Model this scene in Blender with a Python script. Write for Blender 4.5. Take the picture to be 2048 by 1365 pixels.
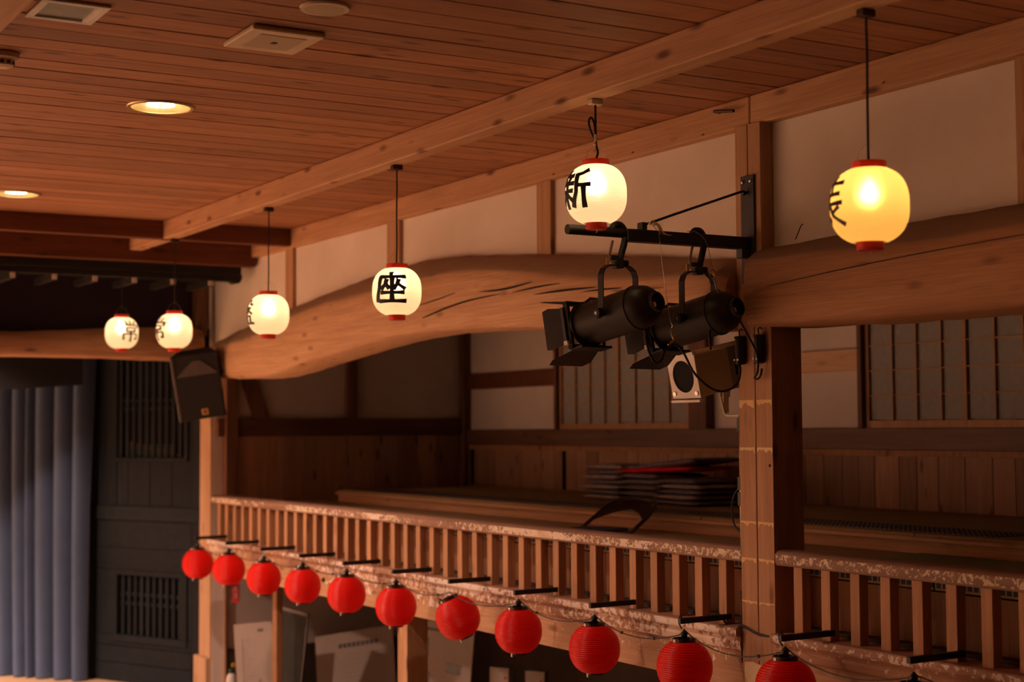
import bpy, bmesh, math, random
from mathutils import Vector, Matrix
from math import sin, cos, pi, radians, atan2, hypot
random.seed(7)
for o in list(bpy.data.objects): bpy.data.objects.remove(o)
SC = bpy.context.scene
COL = SC.collection
# ------------------------------------------------------------------ camera
PSI, PIT, ROL, EYE = radians(30.58), radians(3.19), radians(0.35), 3.3
fw = Vector((sin(PSI)*cos(PIT), cos(PSI)*cos(PIT), sin(PIT)))
rt = Vector((cos(PSI), -sin(PSI), 0)); up = rt.cross(fw)
r2 = rt*cos(ROL) - up*sin(ROL); u2 = up*cos(ROL) + rt*sin(ROL)
cd = bpy.data.cameras.new('camera'); cam = bpy.data.objects.new('camera', cd); COL.objects.link(cam)
cd.lens = 55; cd.sensor_width = 36; cd.clip_end = 100
cam.matrix_world = Matrix(((r2.x, u2.x, -fw.x, 0), (r2.y, u2.y, -fw.y, 0), (r2.z, u2.z, -fw.z, EYE), (0, 0, 0, 1)))
cd.dof.use_dof = True; cd.dof.focus_distance = 7.7; cd.dof.aperture_fstop = 1.7
SC.camera = cam
# ------------------------------------------------------------------ world, exposure
w = bpy.data.worlds.new('world'); SC.world = w; w.use_nodes = True
w.node_tree.nodes['Background'].inputs[0].default_value = (0.55, 0.65, 1.0, 1)
w.node_tree.nodes['Background'].inputs[1].default_value = 0.02
SC.view_settings.view_transform = 'Standard'; SC.view_settings.look = 'None'
SC.view_settings.gamma = 1; SC.view_settings.exposure = 0.0
SC.view_settings.use_curve_mapping = False
SC.cycles.use_denoising = True
SC.cycles.max_bounces = 7; SC.cycles.diffuse_bounces = 4; SC.cycles.glossy_bounces = 2; SC.cycles.transmission_bounces = 6; SC.cycles.transparent_max_bounces = 8
SC.cycles.caustics_reflective = False; SC.cycles.caustics_refractive = False
WARM = (1.0, 0.64, 0.47)
def lamp(name, typ, loc, energy, color=WARM, aim=None, **kw):
    l = bpy.data.lights.new(name, typ); l.energy = energy; l.color = color
    for k, v in kw.items(): setattr(l, k, v)
    o = bpy.data.objects.new(name, l); COL.objects.link(o); o.location = loc
    d = Vector(aim) - Vector(loc) if aim else Vector((0, 0, -1))
    o.rotation_euler = d.to_track_quat('-Z', 'Y').to_euler()
    return o
# rows of house downlights over the auditorium and the stage front (the two in view are built below with their fittings)
for lx, ly, e in ((2.58, 14.6, 330), (-0.9, 8.6, 100), (-0.9, 12.15, 1250)):
    lamp('house_light', 'SPOT', (lx, ly, 4.6 if ly > 14 else 4.9), e, spot_size=radians(150 if ly == 12.15 else 125), spot_blend=0.5, shadow_soft_size=0.1)
# stage battens lighting the open stage floor and backdrop
for lx, ly in ((-4.2, 16.2), (-2.3, 16.2), (-0.4, 16.2), (-4.2, 14.6), (-2.0, 14.6), (0.2, 14.6)):
    lamp('stage_light', 'SPOT', (lx, ly, 4.7), 1750, aim=(lx-0.2, ly+0.8, 0.95), spot_size=radians(120), spot_blend=0.6, shadow_soft_size=0.15)
# added spots on the unseen side wall, bouncing fill light into the gallery
for ly, e in ((8.8, 330), (11.4, 560)):
    lamp('wall_fill', 'SPOT', (-4.2, ly, 3.9), e, aim=(-6, ly, 2.4), spot_size=radians(130), spot_blend=0.7, shadow_soft_size=0.15)
# ------------------------------------------------------------------ materials
MATS = {}
class NT:
    def __init__(s, name):
        m = bpy.data.materials.new(name); m.use_nodes = True
        s.m = m; s.t = m.node_tree; s.t.nodes.clear()
        s.out = s.t.nodes.new('ShaderNodeOutputMaterial')
        s.b = s.t.nodes.new('ShaderNodeBsdfPrincipled')
        s.t.links.new(s.b.outputs[0], s.out.inputs[0])
        MATS[name] = m
    def n(s, typ, **kw):
        nd = s.t.nodes.new('ShaderNode'+typ)
        for k, v in kw.items(): setattr(nd, k, v)
        return nd
    def l(s, a, b): s.t.links.new(a, b)
    def ramp(s, fac, stops):
        r = s.n('ValToRGB'); e = r.color_ramp.elements
        while len(e) < len(stops): e.new(0.5)
        for el, (p, c) in zip(e, stops):
            el.position = p; el.color = (*c, 1) if len(c) == 3 else c
        s.l(fac, r.inputs[0]); return r.outputs[0]
    def mix(s, fac, a, b, mode='MIX'):
        x = s.n('Mix', data_type='RGBA', blend_type=mode)
        for sock, v in ((x.inputs[0], fac), (x.inputs[6], a), (x.inputs[7], b)):
            if hasattr(v, 'is_linked'): s.l(v, sock)
            elif isinstance(v, (int, float)): sock.default_value = v
            else: sock.default_value = (*v, 1)
        return x.outputs[2]
    def math(s, op, a, b=0.0):
        x = s.n('Math', operation=op)
        for sock, v in ((x.inputs[0], a), (x.inputs[1], b)):
            if hasattr(v, 'is_linked'): s.l(v, sock)
            else: sock.default_value = v
        return x.outputs[0]
    def coords(s, scale=(1, 1, 1), rnd=True, rot=(0, 0, 0)):
        tc = s.n('TexCoord'); src = tc.outputs['Object']
        if rnd:
            oi = s.n('ObjectInfo'); vm = s.n('VectorMath', operation='SCALE'); vm.inputs[0].default_value = (37, 53, 71)
            s.l(oi.outputs['Random'], vm.inputs['Scale'])
            ad = s.n('VectorMath', operation='ADD'); s.l(src, ad.inputs[0]); s.l(vm.outputs[0], ad.inputs[1]); src = ad.outputs[0]
        mp = s.n('Mapping'); mp.inputs['Scale'].default_value = scale; mp.inputs['Rotation'].default_value = rot
        s.l(src, mp.inputs[0]); return mp.outputs[0]
    def noise(s, co, scale, detail=4, rough=0.55, dist=0.0):
        x = s.n('TexNoise'); x.inputs['Scale'].default_value = scale; x.inputs['Detail'].default_value = detail
        x.inputs['Roughness'].default_value = rough; x.inputs['Distortion'].default_value = dist
        s.l(co, x.inputs['Vector']); return x.outputs['Fac']
    def bump(s, h, strength, dist=0.01):
        x = s.n('Bump'); x.inputs['Strength'].default_value = strength; x.inputs['Distance'].default_value = dist
        s.l(h, x.inputs['Height']); s.l(x.outputs[0], s.b.inputs['Normal'])
    def setb(s, col, rough=0.6, metal=0.0, spec=0.4):
        if hasattr(col, 'is_linked'): s.l(col, s.b.inputs['Base Color'])
        else: s.b.inputs['Base Color'].default_value = (*col, 1)
        s.b.inputs['Roughness'].default_value = rough; s.b.inputs['Metallic'].default_value = metal
        s.b.inputs['Specular IOR Level'].default_value = spec
        return s.m
def axis_scale(ax, along, cross):
    return tuple(along if c == ax else cross for c in 'xyz')
def wood(name, light, dark, ax='x', rough=0.62, knot=0.75, var=0.25, bump=0.25, flakes=None, dust=None, spec=0.35):
    s = NT(name)
    co = s.coords(axis_scale(ax, 0.35, 5.0))
    n1 = s.noise(co, 2.2, 5, 0.6, 1.2)
    col = s.ramp(n1, [(0.3, dark), (0.68, light)])
    co2 = s.coords(axis_scale(ax, 0.8, 34.0)); n2 = s.noise(co2, 3.0, 3, 0.6, 0.4)
    col = s.mix(0.55, col, s.ramp(n2, [(0.25, (0.62, 0.58, 0.55)), (0.65, (1.08, 1.06, 1.04))]), 'MULTIPLY')
    oi = s.n('ObjectInfo')
    col = s.mix(1.0, col, s.ramp(oi.outputs['Random'], [(0, (1-var,)*3), (1, (1+var*0.6,)*3)]), 'MULTIPLY')
    if knot:
        vo = s.n('TexVoronoi'); vo.inputs['Scale'].default_value = 1.0
        s.l(s.coords(axis_scale(ax, 2.6, 8.0)), vo.inputs['Vector'])
        k = s.ramp(vo.outputs['Distance'], [(0.07, (0.14, 0.08, 0.06)), (0.13, (0.55, 0.45, 0.4)), (0.2, (1, 1, 1))])
        col = s.mix(knot, col, k, 'MULTIPLY')
    if name == 'ceiling_cedar':
        st_n = s.noise(s.coords(axis_scale(ax, 1.4, 16.0)), 2.0, 3, 0.5)
        col = s.mix(0.75, col, s.ramp(st_n, [(0.27, (0.3, 0.25, 0.22)), (0.36, (1, 1, 1))]), 'MULTIPLY')
    if flakes:
        fc, thr, zlo, zhi, scl = flakes
        g = s.n('NewGeometry'); sx = s.n('SeparateXYZ'); s.l(g.outputs['Normal'], sx.inputs[0])
        front = s.math('LESS_THAN', sx.outputs['X'], -0.35)
        tc = s.n('TexCoord'); sz = s.n('SeparateXYZ'); s.l(tc.outputs['Object'], sz.inputs[0])
        hz = s.math('MULTIPLY', s.math('GREATER_THAN', sz.outputs['Z'], zlo), s.math('LESS_THAN', sz.outputs['Z'], zhi))
        f1 = s.noise(s.coords((1, 1, 1), False), scl, 6, 0.62, 0.6)
        f2 = s.noise(s.coords((1, 0.35, 1), False), 2.6, 2)
        m = s.math('GREATER_THAN', s.math('ADD', f1, s.math('MULTIPLY', s.math('SUBTRACT', f2, 0.5), 0.75)), thr)
        m = s.math('MULTIPLY', s.math('MULTIPLY', m, front), hz)
        tint = s.ramp(s.noise(s.coords((1, 1, 1), False), 9, 3), [(0.35, fc[0]), (0.62, fc[1])])
        col = s.mix(m, col, tint)
        s.setb(col, rough)
        h = s.math('ADD', s.math('MULTIPLY', m, 0.5), s.math('MULTIPLY', n2, 0.4)); s.bump(h, 0.5, 0.004)
        return s.m
    if dust:
        g = s.n('NewGeometry'); sx = s.n('SeparateXYZ'); s.l(g.outputs['Normal'], sx.inputs[0])
        d = s.math('MULTIPLY', s.ramp(sx.outputs['Z'], [(0.3, (0, 0, 0)), (0.55, (1, 1, 1))]), 0.75)
        col = s.mix(d, col, dust)
    s.setb(col, rough, 0, spec); s.bump(s.math('ADD', n2, s.math('MULTIPLY', n1, 0.6)), bump, 0.006)
    return s.m
def plain(name, col, rough=0.55, metal=0.0, spec=0.4, var=0.12, scale=9, bump=0.0):
    s = NT(name); n = s.noise(s.coords((1, 1, 1)), scale, 4)
    c = s.ramp(n, [(0.3, tuple(x*(1-var) for x in col)), (0.7, tuple(min(1, x*(1+var)) for x in col))])
    s.setb(c, rough, metal, spec)
    if bump: s.bump(n, bump, 0.004)
    return s.m
def emit(name, col, strength):
    s = NT(name); e = s.n('Emission'); e.inputs[0].default_value = (*col, 1); e.inputs[1].default_value = strength
    s.l(e.outputs[0], s.out.inputs[0]); return s.m
wood('ceiling_cedar', (0.44, 0.20, 0.095), (0.31, 0.13, 0.058), 'x', 0.6, 0.7, 0.22, 0.15)
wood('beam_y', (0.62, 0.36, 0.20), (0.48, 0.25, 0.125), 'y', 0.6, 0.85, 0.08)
wood('beam_x', (0.17, 0.05, 0.016), (0.11, 0.03, 0.009), 'x', 0.6, 0.6, 0.08)  # reddish cross beam wood, darkened to hold the shade on its near faces
wood('post_z', (0.56, 0.33, 0.185), (0.44, 0.23, 0.12), 'z', 0.62, 0.7, 0.08)
wood('post_lit', (0.58, 0.37, 0.23), (0.49, 0.29, 0.17), 'z', 0.62, 0.4, 0.05)  # post wood lightened to carry the bright light on the end post
wood('post_dark', (0.22, 0.10, 0.05), (0.12, 0.055, 0.028), 'z', 0.65, 0.6, 0.12)
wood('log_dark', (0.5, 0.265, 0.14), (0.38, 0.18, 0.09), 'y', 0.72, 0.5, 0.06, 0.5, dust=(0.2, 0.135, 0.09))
wood('log_old', (0.72, 0.45, 0.27), (0.56, 0.32, 0.18), 'y', 0.72, 0.5, 0.06, 0.5, dust=(0.24, 0.17, 0.115))
wood('log_x', (0.50, 0.27, 0.15), (0.34, 0.17, 0.09), 'x', 0.7, 0.6, 0.06, 0.5)
wood('baluster_wood', (0.60, 0.34, 0.185), (0.48, 0.25, 0.13), 'z', 0.62, 0.35, 0.16)
wood('board_dark', (0.46, 0.27, 0.17), (0.34, 0.185, 0.11), 'z', 0.6, 0.7, 0.3)
wood('board_mid', (0.42, 0.21, 0.10), (0.3, 0.14, 0.065), 'z', 0.6, 0.8, 0.25)
wood('sill_wood', (0.2, 0.1, 0.065), (0.13, 0.062, 0.04), 'y', 0.5, 0.5, 0.1)
wood('trim_x', (0.17, 0.07, 0.035), (0.1, 0.04, 0.022), 'x', 0.55, 0.4, 0.1)
wood('shoji_wood', (0.52, 0.29, 0.155), (0.42, 0.22, 0.11), 'z', 0.6, 0.0, 0.06, 0.1)
wood('riser_wood', (0.76, 0.48, 0.29), (0.66, 0.4, 0.23), 'y', 0.55, 0.25, 0.05, 0.1)
wood('black_wood', (0.016, 0.02, 0.025), (0.010, 0.0125, 0.016), 'z', 0.75, 0.3, 0.18, spec=0.12)
wood('black_wood_h', (0.017, 0.021, 0.026), (0.011, 0.0135, 0.017), 'x', 0.75, 0.3, 0.18, spec=0.12)
wood('eave_black', (0.014, 0.011, 0.009), (0.008, 0.006, 0.005), 'x', 0.6, 0.0, 0.1)
wood('stage_boards', (0.6, 0.42, 0.26), (0.5, 0.33, 0.19), 'x', 0.5, 0.3, 0.1)
wood('rail_peeling', (0.38, 0.22, 0.15), (0.27, 0.15, 0.105), 'y', 0.6, 0.2, 0.05, 0.3,
     flakes=(((0.72, 0.56, 0.36), (0.86, 0.76, 0.66)), 0.52, 2.624, 2.668, 40))
wood('ledge_peeling', (0.50, 0.29, 0.19), (0.38, 0.2, 0.13), 'y', 0.6, 0.2, 0.05, 0.3,
     flakes=(((0.82, 0.68, 0.58), (0.88, 0.8, 0.74)), 0.5, 2.236, 2.274, 26))
wood('band_peeling', (0.50, 0.28, 0.17), (0.38, 0.2, 0.12), 'y', 0.6, 0.2, 0.05, 0.3,
     flakes=(((0.74, 0.55, 0.4), (0.84, 0.72, 0.64)), 0.545, 2.15, 2.23, 24))
wood('fascia_wood', (0.58, 0.35, 0.2), (0.47, 0.26, 0.145), 'y', 0.62, 0.6, 0.05, 0.25,
     flakes=(((0.78, 0.64, 0.54), (0.84, 0.74, 0.66)), 0.66, 2.06, 2.158, 18))
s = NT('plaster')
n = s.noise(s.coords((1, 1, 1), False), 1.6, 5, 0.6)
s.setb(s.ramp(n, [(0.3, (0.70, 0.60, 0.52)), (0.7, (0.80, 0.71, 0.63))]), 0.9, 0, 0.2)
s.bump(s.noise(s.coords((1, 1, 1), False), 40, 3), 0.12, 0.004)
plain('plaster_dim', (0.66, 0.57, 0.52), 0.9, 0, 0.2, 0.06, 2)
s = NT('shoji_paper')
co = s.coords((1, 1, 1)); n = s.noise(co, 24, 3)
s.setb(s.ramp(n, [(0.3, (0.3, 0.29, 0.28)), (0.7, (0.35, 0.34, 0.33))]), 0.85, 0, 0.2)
def paper(name, tcol, dcol):
    s = NT(name)
    tr = s.n('BsdfTranslucent'); tr.inputs[0].default_value = (*tcol, 1)
    rf = s.n('BsdfRefraction'); rf.inputs[0].default_value = (*tcol, 1); rf.inputs['Roughness'].default_value = 0.62; rf.inputs['IOR'].default_value = 1.3
    tp = s.n('BsdfTransparent'); tp.inputs[0].default_value = (*tcol, 1)
    df = s.n('BsdfDiffuse'); df.inputs[0].default_value = (*dcol, 1)
    def mx(f, a, b):
        m = s.n('MixShader'); m.inputs[0].default_value = f; s.l(a.outputs[0], m.inputs[1]); s.l(b.outputs[0], m.inputs[2]); return m
    m = mx(0.03, mx(0.25, mx(0.3, tr, df), rf), tp)
    s.l(m.outputs[0], s.out.inputs[0])
paper('lantern_paper', (0.92, 0.84, 0.68), (0.82, 0.74, 0.6))
paper('lantern_paper_yellow', (0.92, 0.64, 0.2), (0.82, 0.6, 0.28))
emit('bulb_glow', (1.0, 0.7, 0.42), 54)
emit('downlight_glow', (1.0, 0.78, 0.5), 14)
plain('ring_red', (0.72, 0.035, 0.012), 0.35, 0, 0.5, 0.05)
s = NT('red_vinyl'); s.setb((0.98, 0.018, 0.012), 0.3, 0, 0.45)
tr = s.n('BsdfTranslucent'); tr.inputs[0].default_value = (0.95, 0.02, 0.012, 1)
mx_ = s.n('MixShader'); mx_.inputs[0].default_value = 0.36; s.l(s.b.outputs[0], mx_.inputs[1]); s.l(tr.outputs[0], mx_.inputs[2]); s.l(mx_.outputs[0], s.out.inputs[0])
plain('ring_black', (0.03, 0.012, 0.01), 0.25, 0, 0.6)
plain('ink', (0.012, 0.01, 0.012), 0.6)
plain('cord_black', (0.015, 0.013, 0.013), 0.5)
plain('cable_grey', (0.05, 0.045, 0.05), 0.5)
plain('socket_black', (0.02, 0.02, 0.022), 0.4)
plain('metal_black', (0.011, 0.0105, 0.011), 0.5, 0.1)
plain('can_black', (0.026, 0.021, 0.016), 0.48, 0.2, 0.35, 0.25, 14)
plain('plate_grey', (0.045, 0.045, 0.055), 0.5, 0.3)
plain('steel', (0.5, 0.48, 0.46), 0.3, 0.9)
plain('brass', (0.6, 0.45, 0.22), 0.35, 0.9)
plain('gold_reflector', (0.72, 0.52, 0.24), 0.3, 0.7)
plain('white_metal', (0.75, 0.72, 0.66), 0.5)
plain('beige_metal', (0.62, 0.58, 0.45), 0.5, 0, 0.4, 0.05)
plain('flood_white', (0.85, 0.8, 0.76), 0.45)
plain('flood_grey', (0.30, 0.32, 0.28), 0.5)
plain('blue_label', (0.03, 0.07, 0.11), 0.4)
plain('cream_fixture', (0.62, 0.50, 0.34), 0.6)
plain('grille_beige', (0.45, 0.36, 0.24), 0.75, 0, 0.3, 0.15, 300)
plain('void', (0.004, 0.004, 0.004), 0.9)
plain('speaker_black', (0.018, 0.016, 0.015), 0.6, 0, 0.4, 0.2, 200)
plain('speaker_edge', (0.12, 0.10, 0.1), 0.4)
plain('badge_orange', (0.62, 0.34, 0.12), 0.5)
plain('curtain_blue', (0.062, 0.09, 0.16), 0.85, 0, 0.2, 0.06, 5)
plain('cloth_black', (0.012, 0.011, 0.013), 0.9)
plain('cloth_purple', (0.022, 0.01, 0.018), 0.9)
plain('tape_ochre', (0.86, 0.6, 0.27), 0.7)
plain('tape_cream', (0.92, 0.72, 0.42), 0.7)
plain('tatami', (0.42, 0.3, 0.16), 0.8, 0, 0.2, 0.12, 60, 0.2)
plain('tatami_green', (0.34, 0.36, 0.16), 0.85, 0, 0.2, 0.12, 60, 0.2)
plain('cushion_navy', (0.2, 0.175, 0.2), 0.9, 0, 0.2, 0.3, 25, 0.3)
plain('cushion_grey', (0.42, 0.36, 0.35), 0.9, 0, 0.2, 0.3, 25, 0.3)
plain('cushion_red', (0.75, 0.012, 0.025), 0.85)
plain('cushion_gold', (0.3, 0.16, 0.04), 0.85)
plain('chair_brown', (0.055, 0.028, 0.02), 0.35)
plain('seat_blue', (0.03, 0.032, 0.07), 0.7)
plain('paper_board', (0.33, 0.27, 0.24), 0.7, 0, 0.3, 0.04, 3)
plain('print_dark', (0.05, 0.04, 0.045), 0.7)
plain('print_grey', (0.3, 0.24, 0.22), 0.7)
plain('photo_dark', (0.045, 0.05, 0.05), 0.3, 0, 0.5, 0.9, 30)
plain('board_slate', (0.035, 0.037, 0.036), 0.6, 0, 0.15, 0.2, 4)
plain('rope_straw', (0.5, 0.36, 0.15), 0.9)
plain('paper_white', (0.6, 0.58, 0.62), 0.8)
plain('tag_red', (0.4, 0.01, 0.015), 0.6)
plain('bottle_white', (0.55, 0.5, 0.46), 0.3)
plain('cap_green', (0.02, 0.05, 0.03), 0.5)
plain('ring_yellow', (0.6, 0.3, 0.02), 0.5)
plain('rust_iron', (0.06, 0.03, 0.02), 0.6, 0.5)
plain('crack_black', (0.015, 0.009, 0.006), 0.95)
plain('auditorium_floor', (0.5, 0.38, 0.27), 0.7, 0, 0.3, 0.1, 3)
plain('shell_wall', (0.56, 0.49, 0.42), 0.9, 0, 0.2, 0.08, 2)
plain('low_bounce', (0.1, 0.07, 0.055), 0.9)  # dark tone for unseen surfaces, keeps bounced light down
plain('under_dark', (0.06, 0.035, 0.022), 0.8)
s = NT('heri_cloth')     # navy border cloth woven with pale diamonds
ck = s.n('TexVoronoi'); ck.inputs['Scale'].default_value = 1.0; ck.inputs['Randomness'].default_value = 0.0
s.l(s.coords((38, 38, 0), False, (0, 0, radians(45))), ck.inputs['Vector'])
s.setb(s.ramp(ck.outputs['Distance'], [(0.2, (0.55, 0.48, 0.44)), (0.27, (0.06, 0.056, 0.09))]), 0.85)
# ------------------------------------------------------------------ mesh helpers
class MB:
    def __init__(s): s.v = []; s.f = []
    def add(s, vs, fs):
        b = len(s.v); s.v += [tuple(v) for v in vs]; s.f += [tuple(b+i for i in f) for f in fs]; return s
    def box(s, x0, x1, y0, y1, z0, z1, M=None):
        vs = [Vector((x, y, z)) for z in (z0, z1) for y in (y0, y1) for x in (x0, x1)]
        if M: vs = [M @ v for v in vs]
        return s.add(vs, [(0, 2, 3, 1), (4, 5, 7, 6), (0, 1, 5, 4), (2, 6, 7, 3), (0, 4, 6, 2), (1, 3, 7, 5)])
    def prism(s, poly, a0, a1, ax='y', M=None):
        def P(u, v, a): return Vector({'y': (u, a, v), 'x': (a, u, v), 'z': (u, v, a)}[ax])
        n = len(poly); vs = [P(u, v, a0) for u, v in poly] + [P(u, v, a1) for u, v in poly]
        if M: vs = [M @ v for v in vs]
        return s.add(vs, [tuple(range(n)), tuple(range(2*n-1, n-1, -1))] + [(i, (i+1) % n, n+(i+1) % n, n+i) for i in range(n)])
    def tube(s, pts, r, n=8, closed=False):
        pts = [Vector(p) for p in pts]; N = len(pts); vs = []; fs = []
        prev = None
        for i, p in enumerate(pts):
            a = pts[(i-1) % N] if (closed or i > 0) else p; b = pts[(i+1) % N] if (closed or i < N-1) else p
            t = (b-a).normalized()
            if prev is None:
                u = t.orthogonal().normalized()
            else:
                u = (prev - t*prev.dot(t)); u = u.normalized() if u.length > 1e-6 else t.orthogonal().normalized()
            prev = u; w_ = t.cross(u); rr = r[i] if isinstance(r, (list, tuple)) else r
            vs += [p + (u*cos(2*pi*k/n) + w_*sin(2*pi*k/n))*rr for k in range(n)]
        for i in range(N if closed else N-1):
            j = (i+1) % N
            fs += [(i*n+k, i*n+(k+1) % n, j*n+(k+1) % n, j*n+k) for k in range(n)]
        if not closed: fs += [tuple(range(n-1, -1, -1)), tuple((N-1)*n+k for k in range(n))]
        return s.add(vs, fs)
    def cable(s, pts, r, n=8):
        P = [Vector(p) for p in pts]; out = []
        for i in range(len(P)-1):
            p0, p1, p2, p3 = P[max(0, i-1)], P[i], P[i+1], P[min(len(P)-1, i+2)]
            for q in range(6):
                t = q/6; out.append(0.5*((2*p1)+(p2-p0)*t+(2*p0-5*p1+4*p2-p3)*t*t+(3*p1-p0-3*p2+p3)*t**3))
        out.append(P[-1]); return s.tube(out, r, n)
    def lathe(s, prof, n=32, M=None, cap=True):
        vs = []; fs = []; N = len(prof)
        for r, z in prof:
            for k in range(n):
                a = 2*pi*k/n; v = Vector((r*cos(a), r*sin(a), z)); vs.append(M @ v if M else v)
        for i in range(N-1):
            fs += [(i*n+k, i*n+(k+1) % n, (i+1)*n+(k+1) % n, (i+1)*n+k) for k in range(n)]
        if cap: fs += [tuple(range(n-1, -1, -1)), tuple((N-1)*n+k for k in range(n))]
        return s.add(vs, fs)
    def quad(s, a, b, c, d): return s.add([a, b, c, d], [(0, 1, 2, 3)])
    def mesh(s, name, bevel=0.0, smooth=False, seg=1):
        me = bpy.data.meshes.new(name); me.from_pydata([tuple(v) for v in s.v], [], s.f); me.update()
        bm = bmesh.new(); bm.from_mesh(me)
        bmesh.ops.recalc_face_normals(bm, faces=bm.faces)
        if bevel:
            es = [e for e in bm.edges if len(e.link_faces) == 2 and e.calc_face_angle(0) > 0.6]
            bmesh.ops.bevel(bm, geom=es, offset=bevel, segments=seg, profile=0.5, affect='EDGES', clamp_overlap=True)
        if smooth:
            for f in bm.faces: f.smooth = True
            if smooth != 'all':
                for e in bm.edges:
                    if len(e.link_faces) == 2 and e.calc_face_angle(0) > 0.7: e.smooth = False
        bm.to_mesh(me); bm.free(); return me
    def build(s, name, mat, parent=None, bevel=0.0, smooth=False, **tags):
        return link(name, s.mesh(name, bevel, smooth), mat, parent, **tags)
def tag(o, label=None, cat=None, group=None, kind=None):
    if label: o['label'] = label
    if cat: o['category'] = cat
    if group: o['group'] = group
    if kind: o['kind'] = kind
    return o
def link(name, me, mat, parent=None, **tags):
    o = bpy.data.objects.new(name, me); COL.objects.link(o)
    if mat and not me.materials: me.materials.append(MATS[mat])
    if parent: o.parent = parent
    return tag(o, **tags)
def empty(name, loc=(0, 0, 0), rz=0.0, **tags):
    o = bpy.data.objects.new(name, None); COL.objects.link(o); o.location = loc; o.rotation_euler = (0, 0, rz)
    o.empty_display_size = 0.1
    return tag(o, **tags)
def box(name, mat, b, parent=None, bevel=0.0, **tags): return MB().box(*b).build(name, mat, parent, bevel, **tags)
def put(name, me, mat, loc, parent=None, rot=(0, 0, 0), scale=None, **tags):
    o = link(name, me, mat, parent, **tags); o.location = loc; o.rotation_euler = rot
    if scale: o.scale = scale
    return o
ORD = ['first', 'second', 'third', 'fourth', 'fifth', 'sixth', 'seventh', 'eighth', 'ninth', 'tenth', 'eleventh', 'twelfth']
ST = dict(kind='structure')
# ------------------------------------------------------------------ room shell
box('floor', 'auditorium_floor', (-6, 8, 6.0, 15.0, -0.1, 0), **ST, label='wooden auditorium floor below the galleries')
box('floor_rear', 'low_bounce', (-6, 8, -3, 6.0, -0.1, 0), **ST, label='rear auditorium floor, darkened to cut bounced light')  # split from the floor and darkened so less light bounces back
box('wall_left', 'shell_wall', (-6.1, -6, -3, 20, 0, 5.2), **ST, label='plain far side wall of the auditorium')
box('wall_rear', 'low_bounce', (-6, 8, -3.1, -3, 0, 5.2), **ST, label='plain rear wall behind the seats')
sf = box('floor_stage', 'stage_boards', (-6, 4.9, 14.95, 20, 0, 0.77), None, 0.004, **ST, label='pale boarded stage floor below the blue curtain')
box('wall_stage', 'shell_wall', (-6, 8, 20, 20.1, 0, 5.2), **ST, label='back wall of the stage')
# ceiling: cedar boards laid across, one object each
ceil = empty('ceiling', (0, 0, 5), **ST, label='low cedar board ceiling sloping away over the auditorium')
lid = box('panel', 'under_dark', (-6, 8, -3, 20, 0.2, 0.26), ceil)
CEIL_Y = [12.42]
while CEIL_Y[-1] > -0.4: CEIL_Y.append(CEIL_Y[-1] - random.choice((0.2, 0.202, 0.21, 0.205, 0.195)))
bmesh_cache = {}
for i in range(len(CEIL_Y)-1):
    y1, y0 = CEIL_Y[i], CEIL_Y[i+1]; wd = round(y1-y0, 3)
    if wd not in bmesh_cache:
        g = 0.0035
        bmesh_cache[wd] = MB().prism([(-wd/2+g+0.004, 0), (wd/2-g-0.004, 0), (wd/2-g, 0.005), (wd/2-g, 0.028), (-wd/2+g, 0.028), (-wd/2+g, 0.005)], -5.9, 5.16, 'x').mesh('board')
    put('board', bmesh_cache[wd], 'ceiling_cedar', (0, (y0+y1)/2, random.uniform(-0.0015, 0.0015)), ceil)
box('board', 'ceiling_cedar', (-5.9, 5.16, 12.43, 14.3, 0.0, 0.028), ceil)
# ceiling beams
mb = MB().box(3.99, 4.105, -1.0, 13.32, 4.852, 4.999)
cb = mb.build('ceiling_beam', 'beam_y', None, 0.006, label='long knotty ceiling beam carrying the white lanterns', cat='beam', **ST)
MB().box(1.235, 1.355, -1.0, 12.3, 4.85, 4.999).build('ceiling_beam', 'beam_y', None, 0.006, label='pale ceiling beam beside the recessed vent', cat='beam', **ST)
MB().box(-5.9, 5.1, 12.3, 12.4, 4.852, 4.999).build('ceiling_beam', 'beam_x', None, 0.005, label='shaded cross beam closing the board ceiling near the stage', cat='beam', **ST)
MB().box(-5.9, 5.15, 13.22, 13.36, 4.765, 4.998).build('ceiling_beam', 'beam_x', None, 0.005, label='shaded reddish cross beam directly above the black stage eave', cat='beam', **ST)
wb = MB().box(5.1, 5.3, 6.225, 14.35, 4.845, 4.999).build('ceiling_beam', 'beam_y', None, 0.006, label='wall plate beam above the plaster panels, stage side of the post', cat='beam', **ST)
wb2 = MB().box(5.1, 5.3, -1.0, 6.219, 4.845, 4.999).build('ceiling_beam', 'beam_y', None, 0.006, label='wall plate beam above the yellow lantern', cat='beam', **ST)
for par, y, z in ((wb, 6.6, 4.862), (wb, 7.25, 4.868), (wb, 8.1, 4.866), (wb2, 5.25, 4.88)):
    MB().tube([(5.1, y, z), (5.075, y-0.01, z-0.012), (5.065, y-0.035, z-0.008)], 0.0022, 5).build('nail', 'rust_iron', par)
MB().tube([(5.098, 6.46, 4.955), (5.06, 6.46, 4.955), (5.06, 6.30, 4.93)], 0.009, 6).build('iron_staple', 'rust_iron', wb)
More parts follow.
